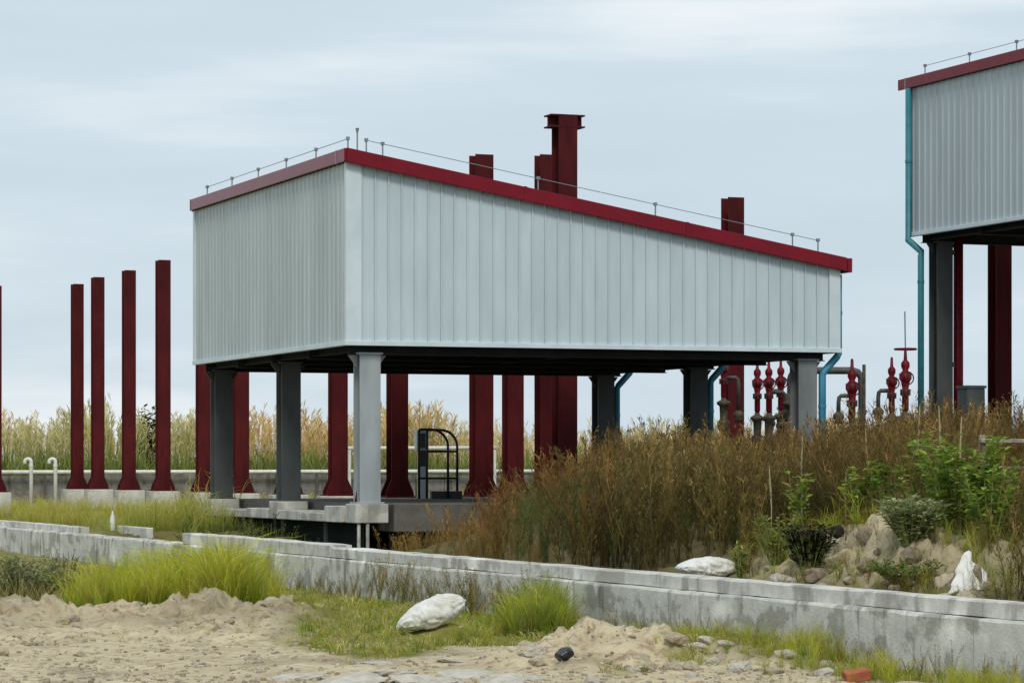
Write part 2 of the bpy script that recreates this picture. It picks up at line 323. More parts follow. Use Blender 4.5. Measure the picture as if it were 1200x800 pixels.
# ------------------------------------------------------------------ cladded sheds
def shed(name, label, loc, ls, lt, z0, zl, zr, zbase, strips, left_panels, down_left=False, over=.03, colmat=None):
    root = empty(name, (loc[0], loc[1], zbase)); tag(root, label, 'shed', 'cladded sheds on stilts')
    b = zbase
    def H(s): return zl+(zr-zl)*s/ls                              # wall top height at s
    Z = lambda z: z-b
    # front wall: single folded strips, each with a raised seam rib on its left edge
    s0, s1 = .22, ls-.17; w_ = (s1-s0)/strips
    for i in range(strips):
        a, c = s0+i*w_, s0+(i+1)*w_
        m = MB(); y = .012*((i*7919) % 5)/5*.4
        prof = [(a+.0015, -y), (a+.0015, -.022-y), (a+.012, -.026-y), (a+.026, -.022-y), (a+.034, -y), (a+w_*.5, -.003-y), (c-.0015, -y)]
        bot = [(p[0], p[1], Z(z0+.045)) for p in prof]; top = [(p[0], p[1], Z(H(p[0]))) for p in prof]
        bk = [(prof[-1][0], .03), (prof[0][0], .03)]
        v = bot+[(q[0], q[1], Z(z0+.045)) for q in bk]+top+[(q[0], q[1], Z(H(q[0]))) for q in bk]
        n = len(prof)+2
        m.add(v, [tuple(range(n))[::-1], tuple(range(n, 2*n))]+[(k, (k+1) % n, n+(k+1) % n, n+k) for k in range(n)])
        m.build('wall_panel', M['clad'], root)
    # left wall: wider sheets of fine box ribs
    def side(x, face, mm, pw):
        y0_, y1_ = .06, lt-.1; k = (y1_-y0_)/pw; h = Z(H(0) if face < 0 else H(ls))
        for i in range(pw):
            a = y0_+i*k+.002; c = y0_+(i+1)*k-.002; m = MB(); prof = []; rb = max(2, int(k/.2))
            for j in range(rb):
                q = a+(c-a)*j/rb; d = (c-a)/rb
                prof += [(x, q), (x, q+d*.62), (x+face*.017, q+d*.70), (x+face*.017, q+d*.92)]
            prof += [(x, c)]
            poly = prof+[(x-face*.04, c), (x-face*.04, a)]
            m.prism(poly, 'z', Z(z0+.045), h); m.build('wall_panel', mm, root)
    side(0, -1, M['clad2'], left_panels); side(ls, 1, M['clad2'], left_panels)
    mb = MB()                                                       # back wall as one sheet, never seen from the front
    mb.add([(0, lt, Z(z0)), (ls, lt, Z(z0)), (ls, lt, Z(zr)), (0, lt, Z(zl)), (0, lt-.05, Z(z0)), (ls, lt-.05, Z(z0)), (ls, lt-.05, Z(zr)), (0, lt-.05, Z(zl))],
           [(0, 1, 2, 3), (7, 6, 5, 4), (0, 4, 5, 1), (1, 5, 6, 2), (2, 6, 7, 3), (3, 7, 4, 0)]); mb.build('back_wall', M['clad'], root)
    # corner and foot trims
    for (a, c, yy) in ((-.036, .217, .05), (ls-.165, ls+.036, .05)):
        m = MB(); v = []
        for zf in (lambda q: Z(z0+.02), lambda q: Z(H(q)-.005)):
            v += [(a, -.042, zf(a)), (c, -.042, zf(c)), (c, yy, zf(c)), (a, yy, zf(a))]
        m.add(v, [(3, 2, 1, 0), (4, 5, 6, 7), (0, 1, 5, 4), (1, 2, 6, 5), (2, 3, 7, 6), (3, 0, 4, 7)]); m.build('corner_trim', M['trim'], root)
    MB().box(-.04, .02, lt-.09, lt+.03, Z(z0+.02), Z(zl-.005)).build('corner_trim', M['trim'], root)
    MB().box(-.06, ls+.06, -.062, .04, Z(z0-.03), Z(z0+.043)).build('foot_trim', M['trim'], root, .004)
    MB().box(-.062, .04, .042, lt, Z(z0-.03), Z(z0+.043)).build('foot_trim', M['trim'], root, .004)
    MB().box(ls-.04, ls+.062, .042, lt, Z(z0-.03), Z(z0+.043)).build('foot_trim', M['trim'], root, .004)
    # roof sheet and red fascias
    m = MB(); th = .06
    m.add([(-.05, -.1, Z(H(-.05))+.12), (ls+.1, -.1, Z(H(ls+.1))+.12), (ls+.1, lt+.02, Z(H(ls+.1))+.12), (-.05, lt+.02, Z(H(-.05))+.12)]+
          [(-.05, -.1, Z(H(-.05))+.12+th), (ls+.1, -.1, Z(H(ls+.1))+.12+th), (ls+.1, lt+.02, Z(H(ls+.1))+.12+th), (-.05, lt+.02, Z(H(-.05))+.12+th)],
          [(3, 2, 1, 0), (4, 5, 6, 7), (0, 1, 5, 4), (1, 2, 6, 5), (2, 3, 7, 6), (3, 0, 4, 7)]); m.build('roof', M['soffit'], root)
    def rake(y0_, y1_):
        m = MB(); v = []
        for dz in (-.02, .205):
            for (x, y) in ((-.055, y0_), (ls+.108, y0_), (ls+.108, y1_), (-.055, y1_)): v.append((x, y, Z(H(x))+dz))
        m.add(v, [(3, 2, 1, 0), (4, 5, 6, 7), (0, 1, 5, 4), (1, 2, 6, 5), (2, 3, 7, 6), (3, 0, 4, 7)]); return m.build('fascia', M['fascia'], root, .006)
    rake(-.16, -.105); rake(lt+.032, lt+.08)
    MB().box(-.10, -.058, -.16, lt+over, Z(zl)+.0, Z(zl)+.205).build('fascia', M['fascia'], root, .006)
    MB().box(ls+.11, ls+.19, -.18, lt+.18, Z(H(ls+.1))-.04, Z(H(ls+.1))+.195).build('gutter', M['fascia'], root, .01)
    for q in (.34, .67):
        x = ls*q; m = MB(); m.prism([(x, Z(H(x))-.026), (x+.05, Z(H(x+.05))-.026), (x+.05, Z(H(x+.05))+.211), (x, Z(H(x))+.211)], 'y', -.166, -.158); m.build('fascia_joint', M['fascia'], root)
    for q in (.25, lt-.02):
        MB().box(-.106, -.098, q, q+.035, Z(zl)-.006, Z(zl)+.21).build('fascia_joint', M['wire'], root)
    # steel underneath
    MB().box(.05, ls-.05, .06, lt-.06, Z(z0+.10), Z(z0+.14)).build('soffit', M['soffit'], root)  # added near-black sheet that keeps the open underside dark
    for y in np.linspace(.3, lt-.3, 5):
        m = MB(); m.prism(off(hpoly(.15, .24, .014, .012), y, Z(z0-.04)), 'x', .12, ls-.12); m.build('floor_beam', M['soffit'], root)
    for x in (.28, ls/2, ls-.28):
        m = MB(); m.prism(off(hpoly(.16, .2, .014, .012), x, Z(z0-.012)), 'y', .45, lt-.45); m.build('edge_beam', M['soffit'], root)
    # columns
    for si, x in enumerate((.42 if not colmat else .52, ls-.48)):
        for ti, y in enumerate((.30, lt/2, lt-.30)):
            mm = M['steel'] if ti == 0 else M['dsteel']  # near column lit, rear ones shaded, both through the paint colour
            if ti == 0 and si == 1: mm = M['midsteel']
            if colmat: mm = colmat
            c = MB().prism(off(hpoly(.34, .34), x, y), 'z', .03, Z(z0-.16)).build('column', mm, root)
            MB().box(x-.22, x+.22, y-.22, y+.22, 0, .03).build('base_plate', mm, c, .004)
            MB().box(x-.2, x+.2, y-.2, y+.2, Z(z0-.16), Z(z0-.13)).build('cap_plate', mm, c)
            for sx in (-1, 1):
                MB().prism([(x+sx*.17, Z(z0-.36)), (x+sx*.17, Z(z0-.17)), (x+sx*.31, Z(z0-.17))], 'y', y-.02, y+.02).build('bracket', mm, c)
                MB().prism([(x+sx*.17, .03), (x+sx*.21, .03), (x+sx*.17, .2)], 'y', y-.012, y+.012).build('gusset', M['red'] if ti == 0 and si == 0 else mm, c)
    # down pipes
    def dpipe(x, yc, ztop, jog, mm, sgn, dy=.0):
        zt = Z(ztop); zj = Z(z0-.04)
        pts = [(x, yc, zt), (x, yc, zj), (x-sgn*.03, yc+dy*.1, zj-.05), (x-sgn*jog+sgn*.03, yc+dy*.9, zj-.30), (x-sgn*jog, yc+dy, zj-.36), (x-sgn*jog, yc+dy, .02)]
        d = MB().tube(pts, .062, 12).build('downpipe', mm, root, 0, True)
        for zz in (zt*.5+zj*.5, zj-.9, .9): 
            xx = x if zz > zj else x-sgn*jog
            yy = yc if zz > zj else yc+dy
            MB().lathe([(.07, zz), (.07, zz+.05)], xx, yy, 12).build('pipe_clip', mm, d)
    if down_left: dpipe(-.10, lt-.14, zl-.01, -.15, M['teal'], 1, -.22)
    else:
        for y in (.18, lt/2, lt-.3): dpipe(ls+.11, y, H(ls+.1)-.06, .30, M['blue'], 1)
    # lightning wire on short rods along the roof edges
    def rod(x, y, h=.26):
        zb = Z(H(x))+.17
        r = MB().tube([(x, y, zb), (x, y, zb+h)], .012, 6).build('wire_rod', M['wire'], root)
        MB().box(x-.025, x+.025, y-.025, y+.025, zb+h-.02, zb+h+.03).build('clamp', M['wire'], r)
        return (x, y, zb+h)
    pts = [rod(.12, y) for y in np.linspace(lt-.4, .35, 6)]
    MB().tube(pts, .006, 5).build('lightning_wire', M['wire'], root)
    q = [rod(x, .12) for x in (.35, .62, ls*.38, ls*.62, ls*.91, ls*.965)]
    MB().tube(q, .006, 5).build('lightning_wire', M['wire'], root)
    zb = Z(H(.24))+.17
    MB().tube([(.24, .24, zb), (.24, .24, zb+.36), (.24, .24, zb+.44)], [.012, .012, .03], 6).build('wire_rod', M['wire'], root)
    return root
DECK = 1.06
shed('cladded_shed', 'grey-white ribbed metal shed on stilts with sloping red-edged roof, standing whole in the middle', (P0[0], P0[1]), 8.54, 9.36, 3.57, 6.40, 4.93, DECK, 37, 10)
D2 = 58.0; C2 = (pix(1066, D2), D2)
O2 = (C2[0]+SN*9.4, C2[1]-CS*9.4)
B2 = 1.75
shed2 = shed('cladded_shed', 'grey ribbed metal shed on tall stilts, cut off by the right edge, teal downpipe', O2, 8.6, 9.4, 6.14, 8.98, 7.5, B2, 37, 10, True, .3, M['dsteel'])

# ------------------------------------------------------------------ concrete deck under the first shed, pedestals, dark sheets for the void
dk = empty('concrete_deck', (P0[0], P0[1], 0)); tag(dk, kind='structure')
MB().box(.78, 8.9, .02, 9.9, DECK-.44, DECK-.004).build('slab', M['slab'], dk, .01)
for (a_, b_, z_) in ((.75, 1.62, .04), (1.66, 2.9, .16), (2.96, 4.35, .14), (5.0, 6.3, .13), (6.36, 8.7, .17)):
    MB().box(.12, .76, a_, b_, DECK-.30, DECK-z_).build('edge_beam', M['conc'], dk, .012)
MB().box(.5, .56, .7, 9.5, -.6, DECK-.31).build('liner', M['liner'], dk)  # near-black sheet added to make the void below the deck read dark
MB().box(.8, 8.8, .3, .36, -.6, DECK-.446).build('liner', M['liner'], dk)  # the same added dark sheet behind the front edge
for x in (.42, 8.12):
    for y in (.30, 4.68, 9.06):
        MB().box(x-.27, x+.27, y-.27, y+.27, DECK-.30 if x < 1 else DECK-.003, DECK-.0 if x < 1 else DECK+.0).build('pedestal', M['conc'], dk, .012) if x < 1 else None
for x, y in ((.22, .10), (.36, .08)):
    MB().tube([(x, y, -.6), (x, y, DECK-.29)], .028, 8).build('pile', M['conc'], dk)
for y in (2.2, 4.7, 7.2, 9.1):
    MB().tube([(.34, y, -.6), (.34, y, DECK-.29)], .05, 8).build('pile', M['slab'], dk)
for x in (2.4, 4.6, 6.8):
    MB().box(x-.15, x+.15, .1, .4, -.6, DECK-.44).build('pile', M['slab'], dk)
# platform steps of the second shed
p2 = empty('concrete_platform', (O2[0], O2[1], 0)); tag(p2, kind='structure')
MB().box(-.5, 9.2, -.5, 9.9, .8, B2-.004).build('slab', M['conc'], p2, .01)
MB().box(-1.6, -.51, 1.2, 9.9, .8, B2-.5).build('step', M['conc'], p2, .01)

# ------------------------------------------------------------------ low concrete wall
wl = empty('concrete_wall', (*st(WS, -10), 0)); tag(wl, 'long low grey concrete wall with stepped top and dark drip stains', 'wall')
def tw(px): return t_at(WS, px)+10
def wall_piece(name, a, b, prof, m, amp=.006):
    """profile in (x=across, z) swept along the wall with small casting unevenness"""
    n = max(2, int((b-a)/.18)); ys = np.linspace(a, b, n+1); k = len(prof); v = []; f = []
    for y in ys:
        for j, (x, z) in enumerate(prof):
            d = amp*(vn(np.array([y*2.3+j*17]), np.array([z*3]), 77)[0]-.5)*2
            v.append((x+(d if j not in (0, k-1) else 0), y, z+(d if z > -.1 else 0)))
    for i in range(n):
        f += [(i*k+j, i*k+(j+1) % k, (i+1)*k+(j+1) % k, (i+1)*k+j) for j in range(k)]
    f += [tuple(range(k))[::-1], tuple(range(n*k, (n+1)*k))]
    return MB().add(v, f).build(name, m, wl)
joints = [2600, 1163, 835, 540, 401, 225, 96, -420]
for i in range(len(joints)-1):
    a, b = tw(joints[i])+.006, tw(joints[i+1])-.006
    wall_piece('wall_section', a, b, [(-.17, -.5), (-.17, .445), (-.155, .468), (-.02, .47), (.15, .47), (.15, -.5)], M['wall'], .011)
    if i in (5,): continue
    h = .60 if i != 4 else .635
    if i > 5: h = .585
    x0 = -.085 if i < 3 else -.15 if i < 6 else .0
    wall_piece('wall_lip', a, b, [(x0, .474), (x0, h-.012), (x0+.012, h), (.135, h), (.135, .474)], M['lip'])
# loose curb block and little white post behind the wall's low stretch
bx, by = st(WS+.55, t_at(WS+.55, 158)); z_ = gz(bx, by)
c = empty('curb_block', (bx, by, z_)); tag(c, 'short white-topped concrete curb block lying behind the low wall at left', 'block')
MB().box(-.06, .06, -1.1, 1.1, -.1, .62-z_).build('block', M['lip'], c, .012)
bx, by = st(WS+.45, t_at(WS+.45, 132)); z_ = gz(bx, by)
c = MB().lathe([(.035, -.1), (.045, 0), (.045, .74-z_), (.03, .80-z_), (.016, .84-z_), (.016, .87-z_)]).build('white_marker', M['white'], None, 0, True); c.location = (bx, by, z_)
tag(c, 'small white bottle-shaped marker standing at the end of the curb block', 'marker')

# ------------------------------------------------------------------ red steel columns
def red_column(px, Y, top, wpx, label, base=DECK-.02, ped=.42, pedw=None, pedoff=0, cap=None, group='dark red steel columns'):
    X = pix(px, Y); g0 = gz(X, Y); w_ = wpx/FPX*Y*.93; zt = zpix(top, Y)
    r = empty('red_column', (X, Y, base)); tag(r, label, 'column', group)
    MB().prism(hpoly(w_, w_, .025, .02), 'z', .03, zt-base).build('shaft', M['red'], r)
    h = w_/2
    MB().box(-h-.13, h+.13, -h-.13, h+.13, 0, .03).build('base_plate', M['red'], r, .004)
    for sx in (-1, 1):
        MB().prism([(sx*h, .03), (sx*(h+.125), .03), (sx*(h+.11), .12), (sx*h, .36)], 'y', -h+.002, -h+.028).build('gusset', M['red'], r)
        MB().prism([(sx*h, .03), (sx*(h+.125), .03), (sx*(h+.11), .12), (sx*h, .36)], 'y', h-.028, h-.002).build('gusset', M['red'], r)
    if pedw is not False:
        pw = pedw or (h+.2)
        MB().box(-pw+pedoff, pw+pedoff, -h-.22, h+.22, g0-.3-base, -.001).build('pedestal', M['conc'], r, .015)
    else:
        MB().box(-h-.16, h+.16, -h-.16, h+.16, g0-.3-base, -.001).build('footing', M['slab'], r, .01)
    if cap:
        a, z1 = cap; MB().prism(off(hpoly(w_+.01, .26, .03, .02), 0, zt-base-.12), 'x', -a, a).build('cap_beam', M['red'], r)
    return r
ROW = 4.94
def rowY(px):                                                       # depth on the row line s = ROW
    t = t_at(ROW, px); return st(ROW, t)[1]
NMS = ['second from the left in the red column row, sharing a long pale footing', 'third red column from the left, on its own pale block', 'tallest-looking free red column just left of the shed',
       'red column just left of the far grey stilt, top hidden by the shed', 'red column between the far and middle grey stilts', 'dark red column hidden behind the middle grey stilt', 'red column left of the light grey corner stilt', 'red column right of the light grey corner stilt']
for px, top, lb in zip((114.5, 151, 191, 238.5, 282, 338, 396, 465.5), (325, 317, 305, 293, 281, 268, 255, 245), NMS):
    Y = rowY(px); red_column(px, Y, top, {114.5: 14.3, 151: 14.8, 191: 16, 238.5: 16.5, 282: 17.5, 338: 18.5, 396: 20, 465.5: 22}[px], lb, ped=.4)
Y = rowY(114.5)+.3
red_column(90.5, Y, 333, 13.8, 'shortest of the four free red columns, at the left end of the long pale footing', pedw=.66, pedoff=.27)
red_column(-6, 74, 335, 14.5, 'red column cut off by the left edge of the picture')
red_column(564, 62, 182, 24, 'red column behind the handrail, its head rising above the shed roof', pedw=False)
red_column(601, 63.5, 230, 21.5, 'red column under the shed roof, right of the handrail', pedw=False)
red_column(638.5, 63.8, 182, 20.5, 'shorter red column close behind the capped one, head just above the roof', pedw=False)
red_column(661.5, 60.6, 136, 25, 'tallest red column with a wide cap beam above the shed roof', cap=(.37, 0), pedw=False)
red_column(858.5, 62.5, 232, 22, 'rightmost red column rising above the shed roof, red valves at its foot', pedw=False)
red_column(1171.5, 60.5, 230, 22, 'thick red column standing beneath the shed at the right edge', base=B2-.5, pedw=False)
X, Y = pix(1123, 58.0), 58.0
rp_ = empty('red_riser_pipe', (X, Y, B2)); tag(rp_, 'thin bright red pipe rising beside the dark stilt of the right shed', 'pipe')
MB().tube([(0, 0, -.6), (0, 0, zpix(278, Y)-B2)], .095, 14).build('pipe', M['redvalve'], rp_, 0, True)
for py in (296, 427):
    z = zpix(py, Y)-B2; MB().box(-.38, -.05, -.03, .03, z-.045, z+.045).build('bracket', M['dsteel'], rp_)

# ------------------------------------------------------------------ handrail, cabinet, pipes and back wall
Y = 55.5; X = pix(514, Y)
h = empty('ladder_handrail', (X, Y, DECK), TH*.3); tag(h, 'black tubular ladder handrail with rounded tops on the deck', 'handrail')
u = Y/FPX
def arc_rail(xl, xr, y):
    ht = 81*u; r = 20*u; pts = [(xl, y, 0), (xl, y, ht)]
    pts = [(xl, y, 0), (xl, y, ht-.01), (xl+.01, y, ht)]+[(xr-r+r*math.sin(a), y, ht-r+r*math.cos(a)) for a in np.linspace(0, math.pi/2, 9)]+[(xr, y, 0)]
    return MB().tube(pts, .024, 8).build('rail', M['black'], h, 0, True)
arc_rail(-23*u, 11*u, 0); arc_rail(-11*u, 25*u, .55)
for z in (.38, .88):
    for (a, b_, y) in ((-23, 11, 0), (-11, 25, .55)): MB().tube([(a*u, y, z), (b_*u, y, z)], .02, 8).build('crossbar', M['black'], h)
MB().tube([(-23*u, 0, .9), (-11*u, .55, .9)], .02, 8).build('crossbar', M['black'], h)
MB().box(-24*u, -12*u, -.02, .04, .6, .9).build('plate', M['black'], h)
MB().box(-8*u, 28*u, .05, .45, 0, .14).build('tread', M['black'], h)
X, Y = pix(494, 57.5), 57.5
c = empty('white_cabinet', (X, Y, DECK)); tag(c, 'narrow pale cabinet post behind the black handrail', 'cabinet')
MB().box(-.12, .12, -.08, .08, .9, 1.3).build('box', M['trim'], c, .01); MB().box(-.07, .07, -.04, .04, 0, .899).build('post', M['trim'], c)
MB().box(-.09, .09, -.09, -.081, .95, 1.24).build('door', M['pipegrey'], c)
# back wall with white pipe on it
S0 = inv(pix(-60, 91), 91); tb = S0[1]
bw = empty('back_wall', (*st(S0[0], tb), 0)); tag(bw, 'low weathered concrete wall far behind the red columns', 'wall')
L_ = 32
for i in range(10):
    MB().box(i*4+.01, i*4+3.99, 0, .3, .2, 1.42+.02*((i*3) % 4)).build('wall_section', M['backwall'], bw)
wp = empty('white_pipe', (*st(S0[0], tb-.3), 0)); tag(wp, 'long white pipe running along the far wall behind the columns', 'pipe')
MB().tube([(-2, 0, 1.52), (27, 0, 1.56)], 0.06, 8).build('pipe', M['white'], wp, 0, True)
for i in range(10): MB().box(i*2.9-.03, i*2.9+.03, -.03, .03, .3, 1.51).build('support', M['pipegrey'], wp)
a = (pix(408, 70), 70.0); 
wr = empty('white_rail', (a[0], a[1], 0)); tag(wr, 'white upper guard rail behind the handrail and corner stilt', 'rail')
MB().tube([(0, 0, zpix(525, 70)), (3.7, 0, zpix(525, 70)+.02)], .045, 8).build('rail', M['white'], wr, 0, True)
for q in (.03, 1.85, 3.66): MB().box(q-.03, q+.03, -.03, .03, .3, zpix(525, 70)-.03).build('post', M['white'], wr)
# swan-neck vents
for px, lb in ((36.5, 'left of the two white swan-neck vent pipes'), (65, 'right of the two white swan-neck vent pipes')):
    Y = 73; X = pix(px, Y); z0_ = gz(X, Y); u2 = Y/FPX; zt = zpix(541, Y)-z0_
    c = empty('vent_pipe', (X, Y, z0_), 0); tag(c, lb+' near the left edge', 'pipe', 'white swan-neck vents')
    r = 3.6*u2
    MB().tube([(0, 0, -.2), (0, 0, zt)]+[(-r+r*math.cos(q), 0, zt+r*math.sin(q)) for q in np.linspace(.25, math.pi, 9)]+[(-2*r, 0, zt-.05)], .045, 10).build('pipe', M['white'], c, 0, True)
    MB().lathe([(.056, zt-.12), (.056, zt-.06)], -0, 0).build('collar', M['white'], c)

# ------------------------------------------------------------------ wellhead valves
def wellhead(px, Y, top, label, sc=1.0, body=True, bonnet=1, arm=None, pole=0, wheel=False):
    X = pix(px, Y); zb = gz(X, Y); zt = zpix(top, Y)-zb
    r = empty('wellhead_valve', (X, Y, zb), 0); tag(r, label, 'valve', 'red-topped wellhead valves')
    k = sc; g_ = .72
    MB().lathe([(.05*k, -.1), (.05*k, zt-1.0*k)]).build('riser', M['pipegrey'], r, 0, True)
    m = MB().lathe([(r0*g_, z0__) for r0, z0__ in [(.05*k, zt-1.0*k), (.075*k, zt-.96*k), (.075*k, zt-.75*k), (.11*k, zt-.72*k), (.11*k, zt-.66*k), (.07*k, zt-.63*k), (.10*k, zt-.52*k), (.135*k, zt-.47*k), (.135*k, zt-.40*k), (.06*k, zt-.34*k), (.095*k, zt-.28*k), (.095*k, zt-.22*k), (.04*k, zt-.17*k), (.03*k, zt-.02*k), (.012*k, zt)]])
    m.build('valve', M['redvalve'], r, 0, True)
    if body:
        MB().lathe([(.05*k, zt-1.72*k), (.09*k, zt-1.62*k), (.12*k, zt-1.5*k), (.12*k, zt-1.46*k), (.07*k, zt-1.4*k), (.08*k, zt-1.16*k), (.13*k, zt-1.12*k), (.13*k, zt-1.08*k), (.06*k, zt-1.04*k)]).build('body', M['tanbody'], r, 0, True)
        MB().lathe([(.16*k, .0), (.16*k, .5), (.2*k, .52), (.2*k, .58), (.1*k, .6)]).build('flange', M['tanbody'], r, 0, True)
    for zz, rr in ((.69, .115), (.435, .14)):                     # bolted flange discs round the valve
        m = MB()
        for q in range(8): m.lathe([(.014*k, zt-zz*k-.05*k), (.014*k, zt-zz*k+.05*k)], rr*g_*.86*k*math.cos(q*.785), rr*g_*.86*k*math.sin(q*.785), 5)
        m.build('flange_bolts', M['pipegrey'], r)
    m = MB(); hw = .105*k; m.tube([(0, -.13*k, zt-.47*k-.0), (0, -.2*k, zt-.47*k)], .012, 6); m.tube([(hw*math.cos(q), -.2*k, zt-.47*k+hw*math.sin(q)) for q in np.linspace(0, 2*math.pi, 13)], .012, 6); m.build('handwheel', M['redvalve'], r)
    if wheel:
        m = MB(); m.tube([(.17*k*math.cos(q), .17*k*math.sin(q), zt) for q in np.linspace(0, 2*math.pi, 15)], .02, 6); m.box(-.16*k, .16*k, -.012, .012, zt-.012, zt+.012); m.build('handwheel', M['redvalve'], r)
    if arm:
        d, z1, z2 = arm
        MB().tube([(0, 0, zt-z1), (d*.82, 0, zt-z1), (d*.95, 0, zt-z1-.03*abs(d)/abs(d)), (d, 0, zt-z1-.12), (d, 0, zt-z2)], .038, 10).build('side_pipe', M['pipegrey'], r, 0, True)
        MB().lathe([(.07, zt-z2-.16), (.07, zt-z2-.1), (.1, zt-z2-.05), (.1, zt-z2), (.04, zt-z2+.06)], d, 0).build('flange', M['tanbody'], r, 0, True)
    if pole: MB().tube([(0, 0, zt), (-.01, 0, zt+pole)], .012, 6).build('pole', M['wire'], r)
    return r
wellhead(848, 56.5, 404, 'red valve stack on the left flank of the rightmost red column', arm=(.28, .62, 1.3))
wellhead(887.5, 56, 421, 'leftmost of three red valve heads beside the right front stilt')
wellhead(901, 55, 420, 'middle one of three red valve heads beside the right front stilt', arm=(.3, .62, 1.0))
wellhead(915, 56, 419, 'third red valve head, next to the bent grey pipe', arm=(-.2, .62, 1.2))
wellhead(998.5, 53, 420, 'red valve with long grey side pipe right of the blue downpipe', 1.15, arm=(-.24, .66, 1.0))
wellhead(1045, 53, 418, 'left red valve of the pair at the teal downpipe', arm=(-.24, .60, .95))
wellhead(1061, 52.5, 409, 'red valve with handwheel and thin upright rod near the teal downpipe', 1.1, pole=.66, wheel=True)
Y = 54.5; X = pix(933, Y); zb = gz(X, Y); u3 = Y/FPX; zt = zpix(445, Y)-zb
c = empty('bent_pipe', (X, Y, zb), 0); tag(c, 'thick grey pipe bent over at the top behind the right front stilt', 'pipe')
r3 = .17
MB().tube([(-.1, 0, -.1), (-.1, 0, zt)]+[(-.1+r3-r3*math.cos(q), 0, zt+r3*math.sin(q)) for q in np.linspace(.2, math.pi/2, 6)]+[(.55, 0, zt+r3), (1.02, 0, zt+r3), (1.12, 0, zt+r3-.03), (1.19, 0, zt+r3-.12), (1.2, 0, zt-.15), (1.2, 0, -.1)], .068, 12).build('pipe', M['pipegrey'], c, 0, True)
MB().lathe([(.09, zt-.5), (.15, zt-.46), (.15, zt-.40), (.09, zt-.38), (.09, zt-.25)], -.1, 0).build('flange', M['tanbody'], c, 0, True)
MB().lathe([(.16, zt-1.3), (.2, zt-1.26), (.2, zt-1.2), (.16, zt-1.17), (.17, zt-.9), (.21, zt-.87), (.21, zt-.80), (.12, zt-.76)], -.16, 0).build('tank', M['tanbody'], c, 0, True)
Y = 51; X = pix(1012.5, Y); zb = gz(X, Y)
c = MB().tube([(0, 0, -.2), (0, 0, zpix(427, Y)-zb)], .03, 8).build('thin_post', M['tanbody']); c.location = (X, Y, zb); tag(c, 'thin brown post standing between the two groups of red valves', 'post')
Y = 57; X = pix(1138, Y); zb = gz(X, Y)
c = empty('grey_cabinet', (X, Y, zb)); tag(c, 'low grey equipment cabinet between the red pipe and red column', 'cabinet')
MB().box(-.19, .19, -.2, .2, -.1, zpix(455, Y)-zb).build('box', M['dsteel'], c, .01); MB().box(-.21, .21, -.22, .22, zpix(455, Y)-zb+.001, zpix(453, Y)-zb+.02).build('lid', M['dsteel'], c)

# ------------------------------------------------------------------ sacks, bag, rocks
def blob(name, m, rad, seed, rough=.12, parent=None, sub=4, facets=0, n=1.6, power=1.0):
    bm = bmesh.new(); bmesh.ops.create_icosphere(bm, subdivisions=sub, radius=1)
    P = np.array([tuple(v.co) for v in bm.verts]); rn = np.random.default_rng(seed)
    for _ in range(facets):
        d = rn.normal(size=3); d /= np.linalg.norm(d); q = P@d; P = P-np.outer(np.maximum(q-rn.uniform(.55, .88), 0), d)
    k = 1+rough*(fbm(P[:, 0]*n+seed*3.1+P[:, 2], P[:, 1]*n-P[:, 2]*1.7+seed, 5, seed, .6)-.5)*2
    P = P*k[:, None]
    if power != 1: P = np.sign(P)*np.abs(P)**power
    P = P*np.array(rad)
    for v, p in zip(bm.verts, P): v.co = p
    me = bpy.data.meshes.new(name); bm.to_mesh(me); bm.free(); return me
def sack_mesh(ln, wid, hgt, seed):
    nu, nv = 80, 56; u = np.linspace(0, 1, nu); a = np.linspace(0, 2*np.pi, nv, endpoint=False)
    U, A_ = np.meshgrid(u, a, indexing='ij')
    th = np.clip(np.sin(np.pi*U**1.25), 0, 1)**.48*hgt/2+.008; wd = wid*(.6+.4*np.sin(np.pi*U)**.6)
    wr = 1+.09*(fbm(U*9+seed, np.cos(A_)*2+4, 4, seed, .6)-.5)*2+.02*np.sin(A_*9+6*U)*np.abs(2*U-1)**2
    cr = np.abs(2*fbm(U*5+A_*0+seed*2+np.cos(A_)*1.6, np.sin(A_)*2.2+U*2, 3, seed+3, .5)-1); wr = wr-.16*np.clip(.30-cr, 0, 1)/.30*(1-.4*np.sin(np.pi*U))
    y = wd*np.sign(np.cos(A_))*np.abs(np.cos(A_))**.8*wr; z = th*np.sign(np.sin(A_))*np.abs(np.sin(A_))**.75*wr
    x = (2*U-1)*ln*(1-.06*np.cos(A_)**2)
    v = np.stack([x, y, z], -1).reshape(-1, 3); f = [(i*nv+j, i*nv+(j+1) % nv, (i+1)*nv+(j+1) % nv, (i+1)*nv+j) for i in range(nu-1) for j in range(nv)]
    f += [tuple(range(nv))[::-1], tuple(range((nu-1)*nv, nu*nv))]
    return MB().add(v, f).mesh('body')
def sack(px0, px1, pyb, h_, label, seed, rz=0, ry=0, zoff=0, Y=None, wid=.22, rough=.10):
    Y = Y or (EYE-.0)*FPX/(pyb-HZ); X = pix((px0+px1)/2, Y); ln = (px1-px0)/FPX*Y/2
    o = empty('white_sack', (X, Y, gz(X, Y)), 0); tag(o, label, 'sack')
    b_ = link('body', sack_mesh(ln, wid, h_, seed), M['sack'], o, True)
    b_.rotation_euler = (0, ry, rz); b_.location = (0, 0, h_*.36+zoff)
    s2 = MB(); s2.box(ln*.985, ln*1.02, -wid*.4, wid*.4, -.006, .006); s2.box(-ln*1.02, -ln*.985, -wid*.4, wid*.4, -.006, .006); s2.build('seam', M['sack'], b_)
    return o
sack(463, 547, 748, .275, 'full white woven sack lying on the grass in the foreground', 5, R_(8), R_(-21), .03)
sack(793, 862, 720, .20, 'flat dirty white sack lying just behind the low wall', 9, .2, 0, .06, Y=st(WS+.5, t_at(WS+.5, 827))[1])
